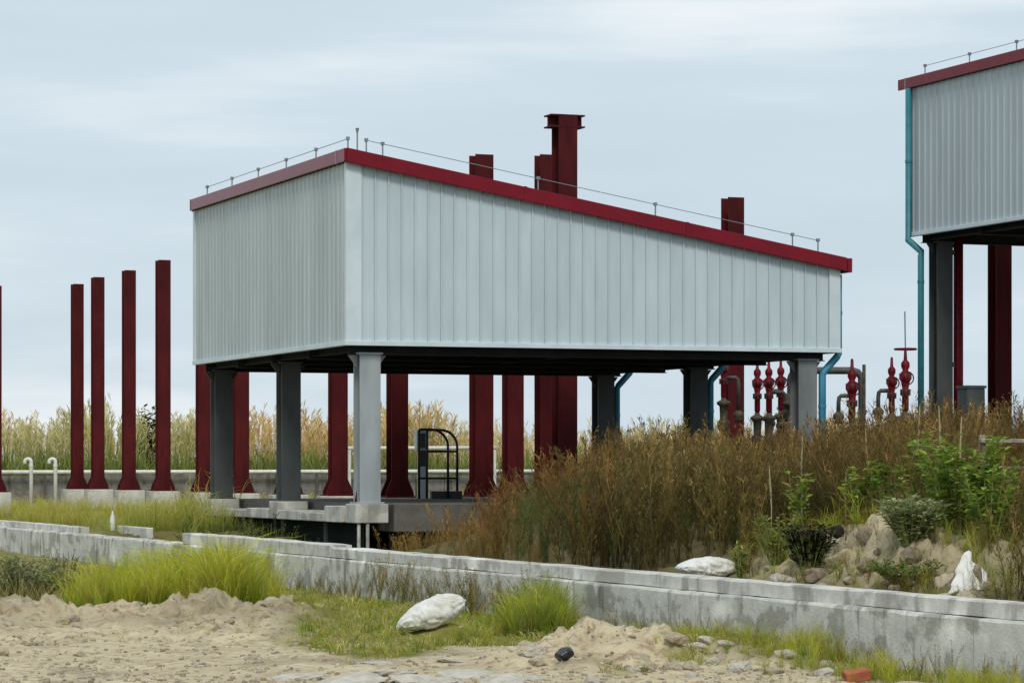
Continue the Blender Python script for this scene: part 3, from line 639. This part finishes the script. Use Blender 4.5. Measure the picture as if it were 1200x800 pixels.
# torn bag on the rubble heap
Yt = st(WS+.75, t_at(WS+.75, 1140))[1]; Xt = pix(1140, Yt)
o = empty('torn_bag', (Xt, Yt, gz(Xt, Yt)), 0); tag(o, 'torn white bag draped over the rubble heap at right', 'bag')
gu = np.linspace(0, 1, 22); gv = np.linspace(0, 1, 12); v = []
for a in gu:
    for b_ in gv:
        x = -.19+.34*a; pk = max(0, 1-abs(a-.40)/(.40 if a < .40 else .62))**.8
        crum = .018*math.sin(17*a+6*b_)+.012*math.sin(31*a-9*b_)
        v.append((x+.05*b_*(a-.4)+crum, -.16*b_+.06*a+crum, -.05+(.30*pk+.04)*(1-b_**1.4)+.6*crum))
f = [(i*12+j, (i+1)*12+j, (i+1)*12+j+1, i*12+j+1) for i in range(21) for j in range(11)]
q = MB().add(v, f).build('sheet', M['sack'], o, 0, True); sm_ = q.modifiers.new('solid', 'SOLIDIFY'); sm_.thickness = .012

Y = 24.0; X = pix(660, Y)
me = blob('black_bag', M['bag'], (.085, .07, .06), 4, .3, sub=3, n=3, facets=4)
o = link('black_bag', me, M['bag'], None, True); o.location = (X, Y, gz(X, Y)+.045); o.rotation_euler = (0, R_(-15), .4); tag(o, 'small crumpled black plastic bag lying among the pale rubble', 'bag')
Y = 22.6; X = pix(1004, Y)
o = MB().box(-.1, .1, -.05, .05, -.04, .04).build('brick', M['brick'], None, .006); o.location = (X, Y, gz(X, Y)+.05); o.rotation_euler = (.2, -.15, .3); tag(o, 'broken orange brick at the foot of the wall, bottom right', 'brick')

rocks = {k: [blob('rock', M[k], (1, .8, .62), 100+i*7+j*31, .26, sub=3, facets=7, n=1.9) for i in range(5)] for j, k in enumerate(('rock', 'pale', 'darkrock', 'earth'))}
for k in rocks:
    for me in rocks[k]: me.materials.append(M[k])
def rock(px, py, wpx, kind, label, group, flat=.62, Y=None, z=None):
    Y = Y or EYE*FPX/(py-HZ)
    X = pix(px, Y); r = wpx/FPX*Y/2
    o = bpy.data.objects.new('rock', random.choice(rocks[kind])); col.objects.link(o)
    o.scale = (r, r*random.uniform(.7, 1.1), r*random.uniform(.8, 1.2)*flat/.62); o.rotation_euler = (random.uniform(-.2, .2), random.uniform(-.2, .2), random.uniform(0, 6.3))
    if label is None: label = ('large ' if wpx >= 28 else 'fist-sized ' if wpx >= 15 else 'small ')+('pale grey' if kind == 'pale' else 'tan-brown')+' broken stone in the rubble strip at bottom right'
    o.location = (X, Y, (z if z is not None else gz(X, Y))+r*.10*flat/.62); tag(o, label, 'rock', group)
for i in range(95):
    px = random.uniform(590, 985); py = random.uniform(752, 805); 
    if abs(px-660) < 22 and abs(py-780) < 16: continue
    rock(px, py, random.choice((9, 12, 15, 20, 28, 38)), random.choice(('rock', 'pale')), None, 'rubble stones at bottom right', .5)
for i in range(46):
    px = random.uniform(0, 345); py = random.triangular(703, 775, 718)
    sz = random.choice((10, 14, 19, 26, 36)); rock(px, py, sz, 'rock', ('large ' if sz > 22 else 'small ')+'tan clod of dry earth on the bare bank at lower left', 'earth clods at lower left', .5)
slabs = ((350, 788, 90), (410, 796, 110), (440, 772, 50), (462, 782, 80), (500, 795, 100), (530, 768, 46), (548, 786, 90), (590, 797, 80), (620, 790, 60))
for (px, py, w_), od in zip(slabs, ('leftmost', 'second from left', 'third from left', 'fourth from left', 'fifth from left', 'sixth from left', 'seventh from left', 'eighth from left', 'rightmost')):
    rock(px, py+6, w_, 'pale', od+' of the flat pale mortar slabs along the bottom edge', 'pale mortar slabs', .16)
rock(352, 716, 11, 'pale', 'larger of two pale stones in the grass near the wall foot', 'pale stones in the grass', .6)
rock(365, 722, 8, 'pale', 'smaller of two pale stones in the grass near the wall foot', 'pale stones in the grass', .6)
def heap_rock(px, w_, ds, kind, lb, grp, dz=0):
    s = WS+ds; t = t_at(s, px); X, Y = st(s, t); rock(px, 0, w_, kind, lb, grp, .7, Y, gz(X, Y)+dz)
for i in range(34):
    heap_rock(random.uniform(880, 1165), random.choice((12, 16, 22, 30, 42)), random.uniform(.3, 1.0), random.choice(('earth', 'earth', 'earth', 'rock')), 'brown stone on the earth heap behind the low wall', 'stones on the heap behind the wall', random.uniform(-.02, .06))
heap_rock(1140, 48, .78, 'earth', 'brown stone under the torn white bag', None, .02); heap_rock(938, 30, .75, 'darkrock', 'dark scorched clod under the black brush pile', None, .04); heap_rock(980, 24, .95, 'darkrock', 'small dark clod right of the black brush pile', None, .14)

# ------------------------------------------------------------------ plants
class Veg:
    def __init__(s): s.V = []; s.T = []; s.C = []; s.n = 0
    def put(s, tpl, pos, rz, sc, tint=(1, 1, 1), lean=(0, 0), szz=None):
        V, T, C = tpl; c_, s_ = math.cos(rz), math.sin(rz)
        W_ = V*np.array([sc, sc, szz or sc]); x = W_[:, 0]*c_-W_[:, 1]*s_; y = W_[:, 0]*s_+W_[:, 1]*c_; z = W_[:, 2]
        s.V.append(np.stack([x+lean[0]*z+pos[0], y+lean[1]*z+pos[1], z+pos[2]], 1)); s.T.append(T+s.n); s.C.append(C*np.array(tint)); s.n += len(V)
    def build(s, name, m, parent=None):
        V = np.concatenate(s.V); me = npmesh(name, V, np.concatenate(s.T), np.clip(np.concatenate(s.C), 0, 1)); return link(name, me, m, parent)
class Tpl:
    def __init__(s): s.V = []; s.T = []; s.C = []
    def ribbon(s, pts, ws, cols, side=None):
        pts = [np.array(p, float) for p in pts]; b = len(s.V); n = len(pts)
        d = pts[-1]-pts[0]; q = np.cross(d, side if side is not None else rng.normal(size=3)); q /= (np.linalg.norm(q)+1e-9)
        for p, w_, c in zip(pts, ws, cols):
            s.V += [p-q*w_/2, p+q*w_/2]; s.C += [c, c]
        for i in range(n-1):
            a = b+2*i; s.T += [(a, a+1, a+3), (a, a+3, a+2)]
    def tri(s, a, b_, c, colr):
        k = len(s.V); s.V += [a, b_, c]; s.C += [colr]*3; s.T.append((k, k+1, k+2))
    def leafq(s, base, d, w_, colr, up=(0, 0, 1), fold=.25):
        d = np.array(d, float); base = np.array(base, float); q = np.cross(d, up); q = q/(np.linalg.norm(q)+1e-9)*w_/2; nrm = np.cross(q, d); nrm = nrm/(np.linalg.norm(nrm)+1e-9)*w_*fold
        k = len(s.V); s.V += [base, base+d*.4+q+nrm, base+d*.75+q*.7+nrm*.6, base+d, base+d*.75-q*.7+nrm*.6, base+d*.4-q+nrm, base+d*.5]
        c2 = np.array(colr); s.C += [c2]*7
        s.T += [(k, k+1, k+6), (k+1, k+2, k+6), (k+2, k+3, k+6), (k+3, k+4, k+6), (k+4, k+5, k+6), (k+5, k, k+6)]
    def out(s): return np.array(s.V), np.array(s.T), np.array(s.C)
def lerp(a, b_, k): return np.array(a)*(1-k)+np.array(b_)*k
def weed_tpl(seedcol, leafcol, nb=15, ns=4, spread=.2):
    T = Tpl()
    for st_ in range(ns):
        a0 = rng.uniform(0, 6.28); r0 = spread*rng.uniform(.2, 1.5); lx, ly = r0*math.cos(a0), r0*math.sin(a0); hh = rng.uniform(.55, 1)
        P = lambda k: np.array([lx*(.35*k+k*k), ly*(.35*k+k*k), hh*k])
        T.ribbon([P(0), P(.5), P(1)], [.010, .007, .003], [lerp(leafcol, (.12, .07, .04), .5)]*2+[seedcol])
        for i in range(nb):
            k = rng.uniform(.15, .99); a = rng.uniform(0, 6.28); ln = rng.uniform(.08, .26)*(1.15-.7*k); up = rng.uniform(1.1, 3.2)
            d = np.array([math.cos(a), math.sin(a), up]); d /= np.linalg.norm(d); p = P(k); c = lerp(leafcol, seedcol, np.clip(k*1.15-.12+rng.normal()*.2, 0, 1))*rng.uniform(.65, 1.35)
            T.ribbon([p, p+d*ln], [.006, .0035], [c]*2)
            for j in range(3):
                q = p+d*ln*rng.uniform(.15, 1.05); g_ = rng.normal(size=3)*.02; g_[2] = abs(g_[2])+.02; w2 = rng.normal(size=3)*.006
                T.tri(q, q+g_*.6+w2, q+g_, c*rng.uniform(.7, 1.4))
    return T.out()
def tuft_tpl(n, spread, wd, c_lo, c_hi, droop=.35, hmin=.45):
    T = Tpl()
    for i in range(n):
        a = rng.uniform(0, 6.28); r = spread*math.sqrt(rng.uniform()); b_ = np.array([r*math.cos(a), r*math.sin(a), 0]); hh = rng.uniform(hmin, 1); a2 = rng.uniform(0, 6.28); dr = droop*rng.uniform(.1, 1)*hh
        o = np.array([math.cos(a2), math.sin(a2), 0])*dr; j = rng.uniform(.75, 1.25)
        lo, hi = np.array(c_lo)*j, np.array(c_hi)*j
        T.ribbon([b_, b_+o*.2+np.array([0, 0, .45*hh]), b_+o*.6+np.array([0, 0, .8*hh]), b_+o*1.1+np.array([0, 0, hh*(1-.25*dr)])], [wd, wd, wd*.75, wd*.12], [lo, lerp(lo, hi, .5), hi, hi])
    return T.out()
def reed_tpl(stalk, leaf, plume):
    T = Tpl(); lx, ly = rng.normal(size=2)*.05
    P = lambda k: np.array([lx*k*k, ly*k*k, k])
    T.ribbon([P(0), P(.5), P(1)], [.008, .006, .004], [leaf, stalk, plume])
    for i in range(8):
        k = rng.uniform(.08, .72); a = rng.uniform(0, 6.28); ln = rng.uniform(.12, .26); d = np.array([math.cos(a)*.6, math.sin(a)*.6, 0]); c = lerp(leaf, stalk, np.clip(k+rng.normal()*.15, 0, 1))*rng.uniform(.7, 1.25); p = P(k)
        T.ribbon([p, p+d*ln*.35+[0, 0, ln*.75], p+d*ln*.8+[0, 0, ln*.95]], [.006, .007, .002], [c]*3)
    side = rng.normal(size=2); side /= np.linalg.norm(side)
    for i in range(12):
        k = rng.uniform(.78, 1.0); a = rng.normal()*.8; p = P(k); d = np.array([side[0]*math.cos(a)-side[1]*math.sin(a), side[0]*math.sin(a)+side[1]*math.cos(a), rng.uniform(.6, 2.2)]); d /= np.linalg.norm(d)
        T.ribbon([p, p+d*.045+[0, 0, .004], p+d*.085], [.004, .011, .003], [plume*rng.uniform(.75, 1.2)]*3)
    return T.out()
A = np.array
# --- reeds far behind
reeds = Veg(); tp = [reed_tpl(A((.60, .48, .18)), A((.27, .28, .07)), A((.80, .62, .32))) for _ in range(7)]
n_ = 0
while n_ < 5200:
    s = rng.uniform(-1, 41); t = 1.6+13*rng.uniform()**1.6; X, Y = st(S0[0]+s, tb+t)
    px = 600+FPX*X/Y
    if px > 1230: continue
    lo_ = fbm(A([X*.33]), A([Y*.2]), 3, 61)[0]
    hh = (zpix(516, Y)-.4+2.0*(lo_-.5)+rng.normal()*.24)
    if rng.uniform() < .02: hh *= 1.16
    k = rng.uniform(.8, 1.15); gr = fbm(A([X*.25+9]), A([Y*.2]), 2, 63)[0]
    reeds.put(tp[n_ % 7], (X, Y, .4), rng.uniform(0, 6.3), hh, (k*(.72+.42*gr), k*(.92), k*(.85)), rng.normal(size=2)*.06); n_ += 1
o = reeds.build('reeds', M['dry']); tag(o, 'tall golden reeds with feathery plumes growing far behind the columns', 'reeds', kind='stuff')
# lower green belt at the foot of the reeds and rough grass in the yard
gb = Veg(); tg = [tuft_tpl(20, .3, .022, (.07, .10, .022), (.25, .27, .07)) for _ in range(5)]
ty = [tuft_tpl(15, .22, .014, (.2, .22, .03), (.52, .49, .12), .7, .25) for _ in range(5)]
for i in range(900):
    X, Y = st(S0[0]+rng.uniform(-1, 38), tb+rng.uniform(.5, 2.6)); gb.put(tg[i % 5], (X, Y, .4), rng.uniform(0, 6.3), rng.uniform(1.2, 2.3), A((.9, 1, .9))*rng.uniform(.7, 1.2))
gb.build('green_reed_belt', M['leaf']); tag(bpy.data.objects['green_reed_belt'], 'green undergrowth along the foot of the golden reeds', 'undergrowth', kind='stuff')
yg = Veg()
for i in range(5200):
    s = rng.uniform(-2.25, 12); t = 3+37*rng.uniform()**1.3; X, Y = st(s, t); px = 600+FPX*X/Y
    if px < -25 or px > 420: continue
    if s > .05 and t < 10.2: continue
    if t < 5.6+rng.normal()*.4: continue
    if abs(s-ROW) < .75 and t > 12: continue
    d = fbm(A([X*.7]), A([Y*.5]), 3, 71)[0]; hh = rng.uniform(.10, .34)*(1.6 if d > .55 else 1)
    if t < 11 and 150 < px < 275: hh *= 2.1
    k = rng.uniform(.8, 1.15); yg.put(ty[i % 5], (X, Y, gz(X, Y)-.02), rng.uniform(0, 6.3), hh*1.2, (k*(.75+.5*d), k, k*.9), rng.normal(size=2)*.1)
yg.build('yard_grass', M['leaf']); tag(bpy.data.objects['yard_grass'], 'yellow-green rough grass between the low wall and the red columns', 'grass', kind='stuff')

# --- brown dry weeds behind the wall
wt = [weed_tpl(A((.205, .138, .05))*f, A((.095, .095, .022))*f2) for f, f2 in ((1, 1), (.7, .9), (1.5, 1.3), (.85, 1.4), (.5, .7), (1.1, .7))]
wg = [weed_tpl(A((.16, .135, .045)), A((.045, .07, .02))) for _ in range(3)]
TOPX = [535, 565, 590, 620, 660, 700, 740, 850, 950, 1000, 1060, 1120, 1200, 1320]; TOPY = [635, 600, 570, 550, 530, 510, 494, 505, 508, 486, 474, 466, 474, 478]
weeds = Veg(); dkg = Veg(); n_ = 0; tries = 0
while n_ < 2900 and tries < 60000:
    tries += 1
    s = rng.uniform(-2.2, 13.5); t = rng.uniform(-24.5, -.5) if s < 9.3 else rng.uniform(-24, 6)
    X, Y = st(s, t); px = 600+FPX*X/Y
    if px < 525 or px > 1290: continue
    if px < 640 and rng.uniform() < .35: continue
    if 885 < px < 1180 and s < -.75: continue
    if 780 < px < 875 and s < -1.6: continue
    z = gz(X, Y); ytop = np.interp(px, TOPX, TOPY)+rng.normal()*9+14*(vn(A([px*.02]), A([Y*.4]), 81)[0]-.5)
    if px > 1118 and Y < 38.6: ytop = max(ytop, 540+rng.normal()*13)
    hmax = zpix(ytop, Y)-z
    if hmax < .3: continue
    hh = min(hmax*(rng.uniform(1.05, 1.22) if rng.uniform() < .16 else 1), rng.uniform(1.0, 1.85)+(.6 if z < .2 else 0))
    if hh > hmax*.999 or rng.uniform() < .75: hh *= rng.uniform(.84, 1.0)
    patch = fbm(A([X*.5+3]), A([Y*.35]), 3, 83)[0]
    grn = (600 < px < 770 and s < .3 and patch > .42) or rng.uniform() < .15
    k = rng.uniform(.68, 1.1)
    p2_ = fbm(A([X*1.1+30]), A([Y*.8]), 2, 85)[0]; k *= .62+.75*p2_; rd = 1.18 if px < 720 else 1; tint = (k*rd*(.80+.55*patch), k*.98, k*.9)
    if grn: weeds.put(wg[n_ % 3], (X, Y, z-.03), rng.uniform(0, 6.3), hh*.8, A((.85, 1, .9))*k, rng.normal(size=2)*.08)
    else: weeds.put(wt[n_ % 6], (X, Y, z-.03), rng.uniform(0, 6.3), hh, tint, rng.normal(size=2)*.10)
    n_ += 1
o = weeds.build('dry_weeds', M['dry']); tag(o, 'dense brown feathery dry weeds filling the yard right of the shed stilts', 'weeds', kind='stuff')
# a thin fringe of dry weeds in front of deck and along the wall
fr = Veg()
for i in range(330):
    px = rng.triangular(450, 600, 660); s = rng.uniform(-2.25, .6); t = t_at(s, px); X, Y = st(s, t)
    fr.put(wt[i % 6], (X, Y, gz(X, Y)), rng.uniform(0, 6.3), max(.25, rng.uniform(.35, 1.05)*(1 if px > 520 else .75)-gz(X, Y)+.1), A((1.5, 1.3, 1.15))*rng.uniform(.8, 1.2), rng.normal(size=2)*.12)
for i in range(230):
    px = rng.uniform(250, 640) if i < 150 else rng.uniform(640, 1210); s = WS-.19-abs(rng.normal())*.22; t = t_at(s, px); X, Y = st(s, t)
    hh = rng.uniform(.12, .34) if px < 430 else rng.uniform(.2, .62) if px < 640 else rng.uniform(.1, .3)
    fr.put(wt[i % 6], (X, Y, gz(X, Y)), rng.uniform(0, 6.3), hh, A((1.2, 1.25, .95))*rng.uniform(.75, 1.3), rng.normal(size=2)*.12)
o = fr.build('wall_weeds', M['dry']); tag(o, 'sparse dry weeds growing along both sides of the low wall', 'weeds', kind='stuff')

dg = Veg()
for i in range(260):
    s = rng.uniform(-1.2, .08); t = rng.uniform(.9, 6.4); X, Y = st(s, t); z = gz(X, Y)
    if rng.uniform() > .25+.12*t: continue
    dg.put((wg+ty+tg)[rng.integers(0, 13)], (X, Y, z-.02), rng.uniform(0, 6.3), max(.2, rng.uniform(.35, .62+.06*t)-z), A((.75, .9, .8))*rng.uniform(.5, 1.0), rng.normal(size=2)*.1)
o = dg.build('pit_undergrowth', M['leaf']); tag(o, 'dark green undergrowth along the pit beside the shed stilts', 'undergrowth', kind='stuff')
# --- foreground grass
tf = [tuft_tpl(22, .16, .009, (.14, .19, .014), (.46, .48, .05), .75, .3) for _ in range(6)]
tdk = [tuft_tpl(22, .16, .009, (.06, .11, .014), (.27, .34, .04), .8, .3) for _ in range(5)]
tsh = [tuft_tpl(11, .5, .05, c1, c2, .9, .3) for c1, c2 in (((.19, .22, .03), (.40, .42, .07)), ((.12, .17, .02), (.28, .34, .05)), ((.26, .24, .07), (.50, .45, .16)), ((.18, .21, .03), (.38, .40, .07)))]
tdry = [tuft_tpl(14, .16, .006, (.22, .2, .06), (.42, .37, .15), .5) for _ in range(4)]
def clump(name, label, n, fn, tpls, m=None):
    V_ = Veg(); k = 0; tr = 0
    while k < n and tr < n*20:
        tr += 1; q = fn()
        if q is None: continue
        px, Y, hh, ti = q; X = pix(px, Y)
        s, t = inv(X, Y)
        if s > WS-.2: continue
        g_ = rng.uniform(.75, 1.25); V_.put(tpls[ti % len(tpls)], (X, Y, gz(X, Y)-.01), rng.uniform(0, 6.3), hh, (g_*rng.uniform(.85, 1.2), g_, g_), rng.normal(size=2)*.1); k += 1
    o = V_.build(name, m or M['leaf']); tag(o, label, 'grass', kind='stuff'); return o
def fA():
    px = rng.triangular(68, 230, 335); Y = rng.uniform(33.3, 36.8); e_ = np.interp(px, [66, 120, 180, 250, 320, 336], [.4, .62, .72, .86, .74, .35])*(.55+.85*fbm(A([px*.03]), A([Y]), 3, 95)[0]); return px, Y, e_*rng.uniform(.45, 1.1), (rng.integers(0, 6) if rng.uniform() < .86 else 6+rng.integers(0, 4))
clump('tall_grass', 'tall bright yellow-green grass clump before the wall at left', 820, fA, tf+tdry)
def fB():
    px = rng.normal(628, 36); Y = rng.uniform(28.5, 30.3); e_ = max(.12, .66*math.exp(-((px-632)/52)**2))*(.5+1.0*fbm(A([px*.04]), A([Y]), 3, 97)[0]); return (px, Y, e_*rng.uniform(.4, 1.1), rng.integers(0, 9)) if 535 < px < 720 else None
clump('green_grass', 'deep green grass clump right of the white sack', 480, fB, tdk+tf[:2]+tdry[:2])
def fC():
    Y = rng.uniform(22.3, 42); px = rng.uniform(0, 1205); X = pix(px, Y)
    if rng.uniform() > TM[min(int(np.searchsorted(gy, Y)), ny-1), min(int(np.searchsorted(gx, X)), nx-1)]*.95: return None
    if px < 350 and Y < 34.5: return None
    if 470 < px < 552 and 27.75 < Y < 28.5: return None
    return px, Y, rng.uniform(.04, .12)*(1.8 if rng.uniform() < .08 else 1), rng.integers(0, 4)
clump('short_grass', 'short patchy grass covering the ground in front of the wall', 4600, fC, tsh)
def fD():
    px = rng.uniform(730, 1215); s = WS-.2-abs(rng.normal())*.45; t = t_at(s, px); X, Y = st(s, t)
    b_ = fbm(A([px*.013]), A([s*2]), 3, 91)[0]; return (px, Y, rng.uniform(.08, .24)*(1.5 if 930 < px < 1050 else 1), rng.integers(0, 9)) if b_ > .44 else None
clump('wall_foot_grass', 'grass and weeds along the foot of the wall at right', 620, fD, tf+tdry)
def fE():
    px = rng.uniform(-20, 72); Y = rng.uniform(33.5, 38.5); return px, Y, rng.uniform(.2, .55), rng.integers(0, 4)
clump('grey_green_growth', 'dusty dry grass tufts at the left edge in front of the wall', 90, fE, tdry)
def fS():
    px = rng.uniform(488, 575); Y = rng.uniform(27.3, 27.85); return px, Y, rng.uniform(.05, .16)*(1+.9*(px > 535)), rng.integers(0, 11)
clump('sack_grass', 'low grass growing up against the full white sack', 80, fS, tdk+tf[:4]+tdry[:2])
def fL():
    px = rng.uniform(-10, 360); Y = rng.uniform(26, 36); return (px, Y, rng.uniform(.04, .16), rng.integers(0, 10)) if fbm(A([px*.012]), A([Y*.5]), 3, 99)[0] > .58 else None
clump('bank_grass', 'thin scattered grass tufts on the bare earth bank at lower left', 70, fL, tf+tdry)
# small stones too tiny to pick apart
stn = Veg(); ro = []
for i in range(4):
    me = rocks['rock'][i]; bm = bmesh.new(); bmesh.ops.create_icosphere(bm, subdivisions=1, radius=1)
    vv = A([tuple(v.co*(1+random.uniform(-.3, .3))) for v in bm.verts]); tt = A([[v.index for v in f_.verts] for f_ in bm.faces]); bm.free()
    ro.append((vv*A((1, .8, .6)), tt, np.ones((len(vv), 3))))
for i in range(2600):
    Y = 22.2+13*rng.uniform()**1.5; px = rng.uniform(-5, 1010); X = pix(px, Y); s, t = inv(X, Y)
    if s > WS-.2: continue
    c_ = lerp((.5, .44, .33), (.22, .18, .13), rng.uniform()); stn.put(ro[i % 4], (X, Y, gz(X, Y)+.004), rng.uniform(0, 6.3), rng.uniform(.006, .03), c_)
o = stn.build('pebbles', leafmat('pebble', 0, .95)); tag(o, 'small pebbles and crumbs of earth scattered on the bare ground', 'pebbles', kind='stuff')

# --- single leafy plants
def leafy(name, label, px, ds, hh, spread, nst, lsz, c1, c2, cat='plant', group=None, Y=None, dens=16, wide=.5):
    if Y is None:
        s = WS+ds; t = t_at(s, px); X, Y = st(s, t)
    else: X = pix(px, Y)
    r = empty(name, (X, Y, gz(X, Y)-.02), rng.uniform(0, 6.3)); tag(r, label, cat, group)
    T = Tpl(); sm2 = MB()
    for k in range(nst):
        a = rng.uniform(0, 6.28); sp = spread*math.sqrt(rng.uniform()); h_ = hh*rng.uniform(.6, 1)
        b_ = A((.25*sp*math.cos(a), .25*sp*math.sin(a), 0)); e_ = A((sp*math.cos(a), sp*math.sin(a), h_)); mid = lerp(b_, e_, .5)+A((0, 0, .08*h_))
        sm2.tube([tuple(b_), tuple(mid), tuple(e_)], [.009, .006, .003], 5)
        for j in range(dens):
            q = rng.uniform(.15, 1.02); p = lerp(b_, mid, q*2) if q < .5 else lerp(mid, e_, q*2-1)
            a2 = rng.uniform(0, 6.28); d = A((math.cos(a2), math.sin(a2), rng.uniform(-.25, .7))); d /= np.linalg.norm(d); ls_ = lsz*rng.uniform(.55, 1.15)
            T.leafq(p, d*ls_, ls_*wide, lerp(c1, c2, rng.uniform())*rng.uniform(.8, 1.15))
    V, TT, CC = T.out(); link('foliage', npmesh('foliage', V, TT, CC), M['leaf'], r); sm2.build('stem', M['stem'], r)
    return r
BG, DG, PG = A((.24, .33, .05)), A((.10, .19, .03)), A((.23, .26, .12))
G = 'bright green leafy plants'; YG = A((.46, .52, .10)); BG = A((.35, .45, .07)); DG = A((.16, .26, .04))
leafy('leafy_bush', 'round pale grey-green bush on the heap behind the wall', 1068, 1.0, .42, .34, 60, .075, A((.44, .46, .26)), A((.25, .32, .12)), 'bush', dens=26)
leafy('leafy_plant', 'tallest bright green plant behind the pale round bush', 1085, 1.9, 1.02, .28, 26, .12, YG, DG, group=G, dens=22)
leafy('leafy_plant', 'wide bright green plant right of the pale round bush', 1125, 1.6, .88, .42, 44, .12, BG, DG, group=G, dens=24)
leafy('leafy_plant', 'bright green plant at the right end of the heap, by the torn bag', 1158, 1.45, .72, .3, 24, .10, BG, DG, group=G, dens=20)
leafy('leafy_plant', 'light green leafy plant just right of the dark brush pile', 1012, 1.7, .70, .22, 14, .12, YG, A((.18, .28, .04)), group=G)
leafy('leafy_plant', 'low green plant between dark brush pile and pale bush', 1040, 1.9, .72, .3, 22, .10, A((.2, .29, .05)), DG, group=G)
leafy('leafy_plant', 'slender light green plant left of the dark brush pile', 936, 1.6, .78, .14, 9, .11, YG, A((.2, .3, .05)), group=G)
leafy('leafy_plant', 'yellow-green weed directly left of the dark brush pile', 912, 1.0, .55, .24, 26, .085, A((.40, .42, .09)), A((.2, .26, .05)), group=G, wide=.3)
leafy('leafy_plant', 'small yellowish weed beside the flat sack behind the wall', 868, .6, .36, .12, 14, .09, A((.46, .44, .11)), A((.28, .3, .06)), group=G, wide=.22)
leafy('leafy_plant', 'low green foliage hanging down the front of the heap', 1062, .62, .24, .34, 40, .065, A((.26, .31, .09)), A((.14, .2, .05)), group=G)
leafy('brush_pile', 'pile of black scorched brush on the heap behind the wall', 948, .62, .44, .25, 110, .065, A((.010, .009, .007)), A((.026, .021, .014)), 'brush', dens=20, wide=.4)
hp = Veg()
for i in range(420):
    px = rng.uniform(870, 1190); s = WS+rng.uniform(.25, 1.9); t = t_at(s, px); X, Y = st(s, t); k = rng.uniform(.7, 1.3)
    hp.put((tdry+tf+tdk)[rng.integers(0, 15)] if rng.uniform() < .5 else wt[i % 6], (X, Y, gz(X, Y)-.01), rng.uniform(0, 6.3), rng.uniform(.08, .3)*(1 if s < WS+1.1 else 1.5), A((1.1, 1.05, 1))*k, rng.normal(size=2)*.15)
o = hp.build('heap_grass', M['leaf']); tag(o, 'thin mixed grass and weeds growing over the earth heap', 'grass', kind='stuff')
leafy('leafy_bush', 'low dusty green bush at the left edge before the wall', 28, 0, .62, .62, 80, .075, A((.17, .2, .09)), A((.34, .35, .2)), 'bush', Y=35.0, dens=24)
leafy('leafy_bush', 'dark twiggy shrub growing against the wall at left', 76, 0, .62, .36, 34, .05, A((.07, .075, .04)), A((.15, .13, .08)), 'bush', Y=37.6, wide=.3)
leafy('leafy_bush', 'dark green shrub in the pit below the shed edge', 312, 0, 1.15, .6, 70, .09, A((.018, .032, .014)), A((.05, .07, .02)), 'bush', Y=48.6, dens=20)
Yb = 38.0
cb = empty('concrete_beam_rack', (pix(1150, Yb), Yb, 0), TH*.4); tag(cb, 'two pale horizontal concrete beams showing among weeds at the right edge', 'beams')
MB().box(-.02, 2.4, -.06, .06, zpix(519, Yb), zpix(514, Yb)).build('beam', M['oldbeam'], cb, .008)
MB().box(-.32, 2.4, -.07, .05, zpix(550, Yb), zpix(546, Yb)).build('beam', M['oldbeam'], cb, .008)
for q in (.0, 1.2, 2.3): MB().box(q, q+.07, .052, .12, .4, zpix(509, Yb)).build('post', M['oldbeam'], cb)
# pale bare stalks sticking out of the weeds
for i, (px, ds, h_) in enumerate(((1076, 2.3, 1.28), (1102, 2.3, 1.26), (1125, 2.3, 1.2), (1016, 2.4, 1.1), (939, 2.2, 1.05), (903, 1.6, .9), (990, 1.8, .75))):
    s = WS+ds; t = t_at(s, px); X, Y = st(s, t)
    o = MB().tube([(0, 0, -.05), (.01, 0, h_*.5), (.0, 0, h_*.72), (.015*(-1)**i, 0, h_)], [.006, .006, .011, .004], 6).build('dry_stalk', M['twig']); o.location = (X, Y, gz(X, Y)); tag(o, ('tallest pale seed stalk above the bright green plants', 'second tallest pale stalk above the bright green plants', 'pale stalk nearest the beams at the right edge', 'pale stalk above the plant right of the brush pile', 'pale stalk above the slender plant left of the brush pile', 'leftmost pale stalk, above the yellow-green weed', 'shortest pale stalk, directly right of the brush pile')[i], 'stalk', 'pale seed stalks')
# dark conifer-like tuft in the reeds
leafy('dark_tree', 'small dark tree top rising among the far reeds at left', 174, 0, 3.1, .3, 34, .24, A((.05, .05, .022)), A((.10, .085, .035)), 'tree', Y=96.5, dens=26)
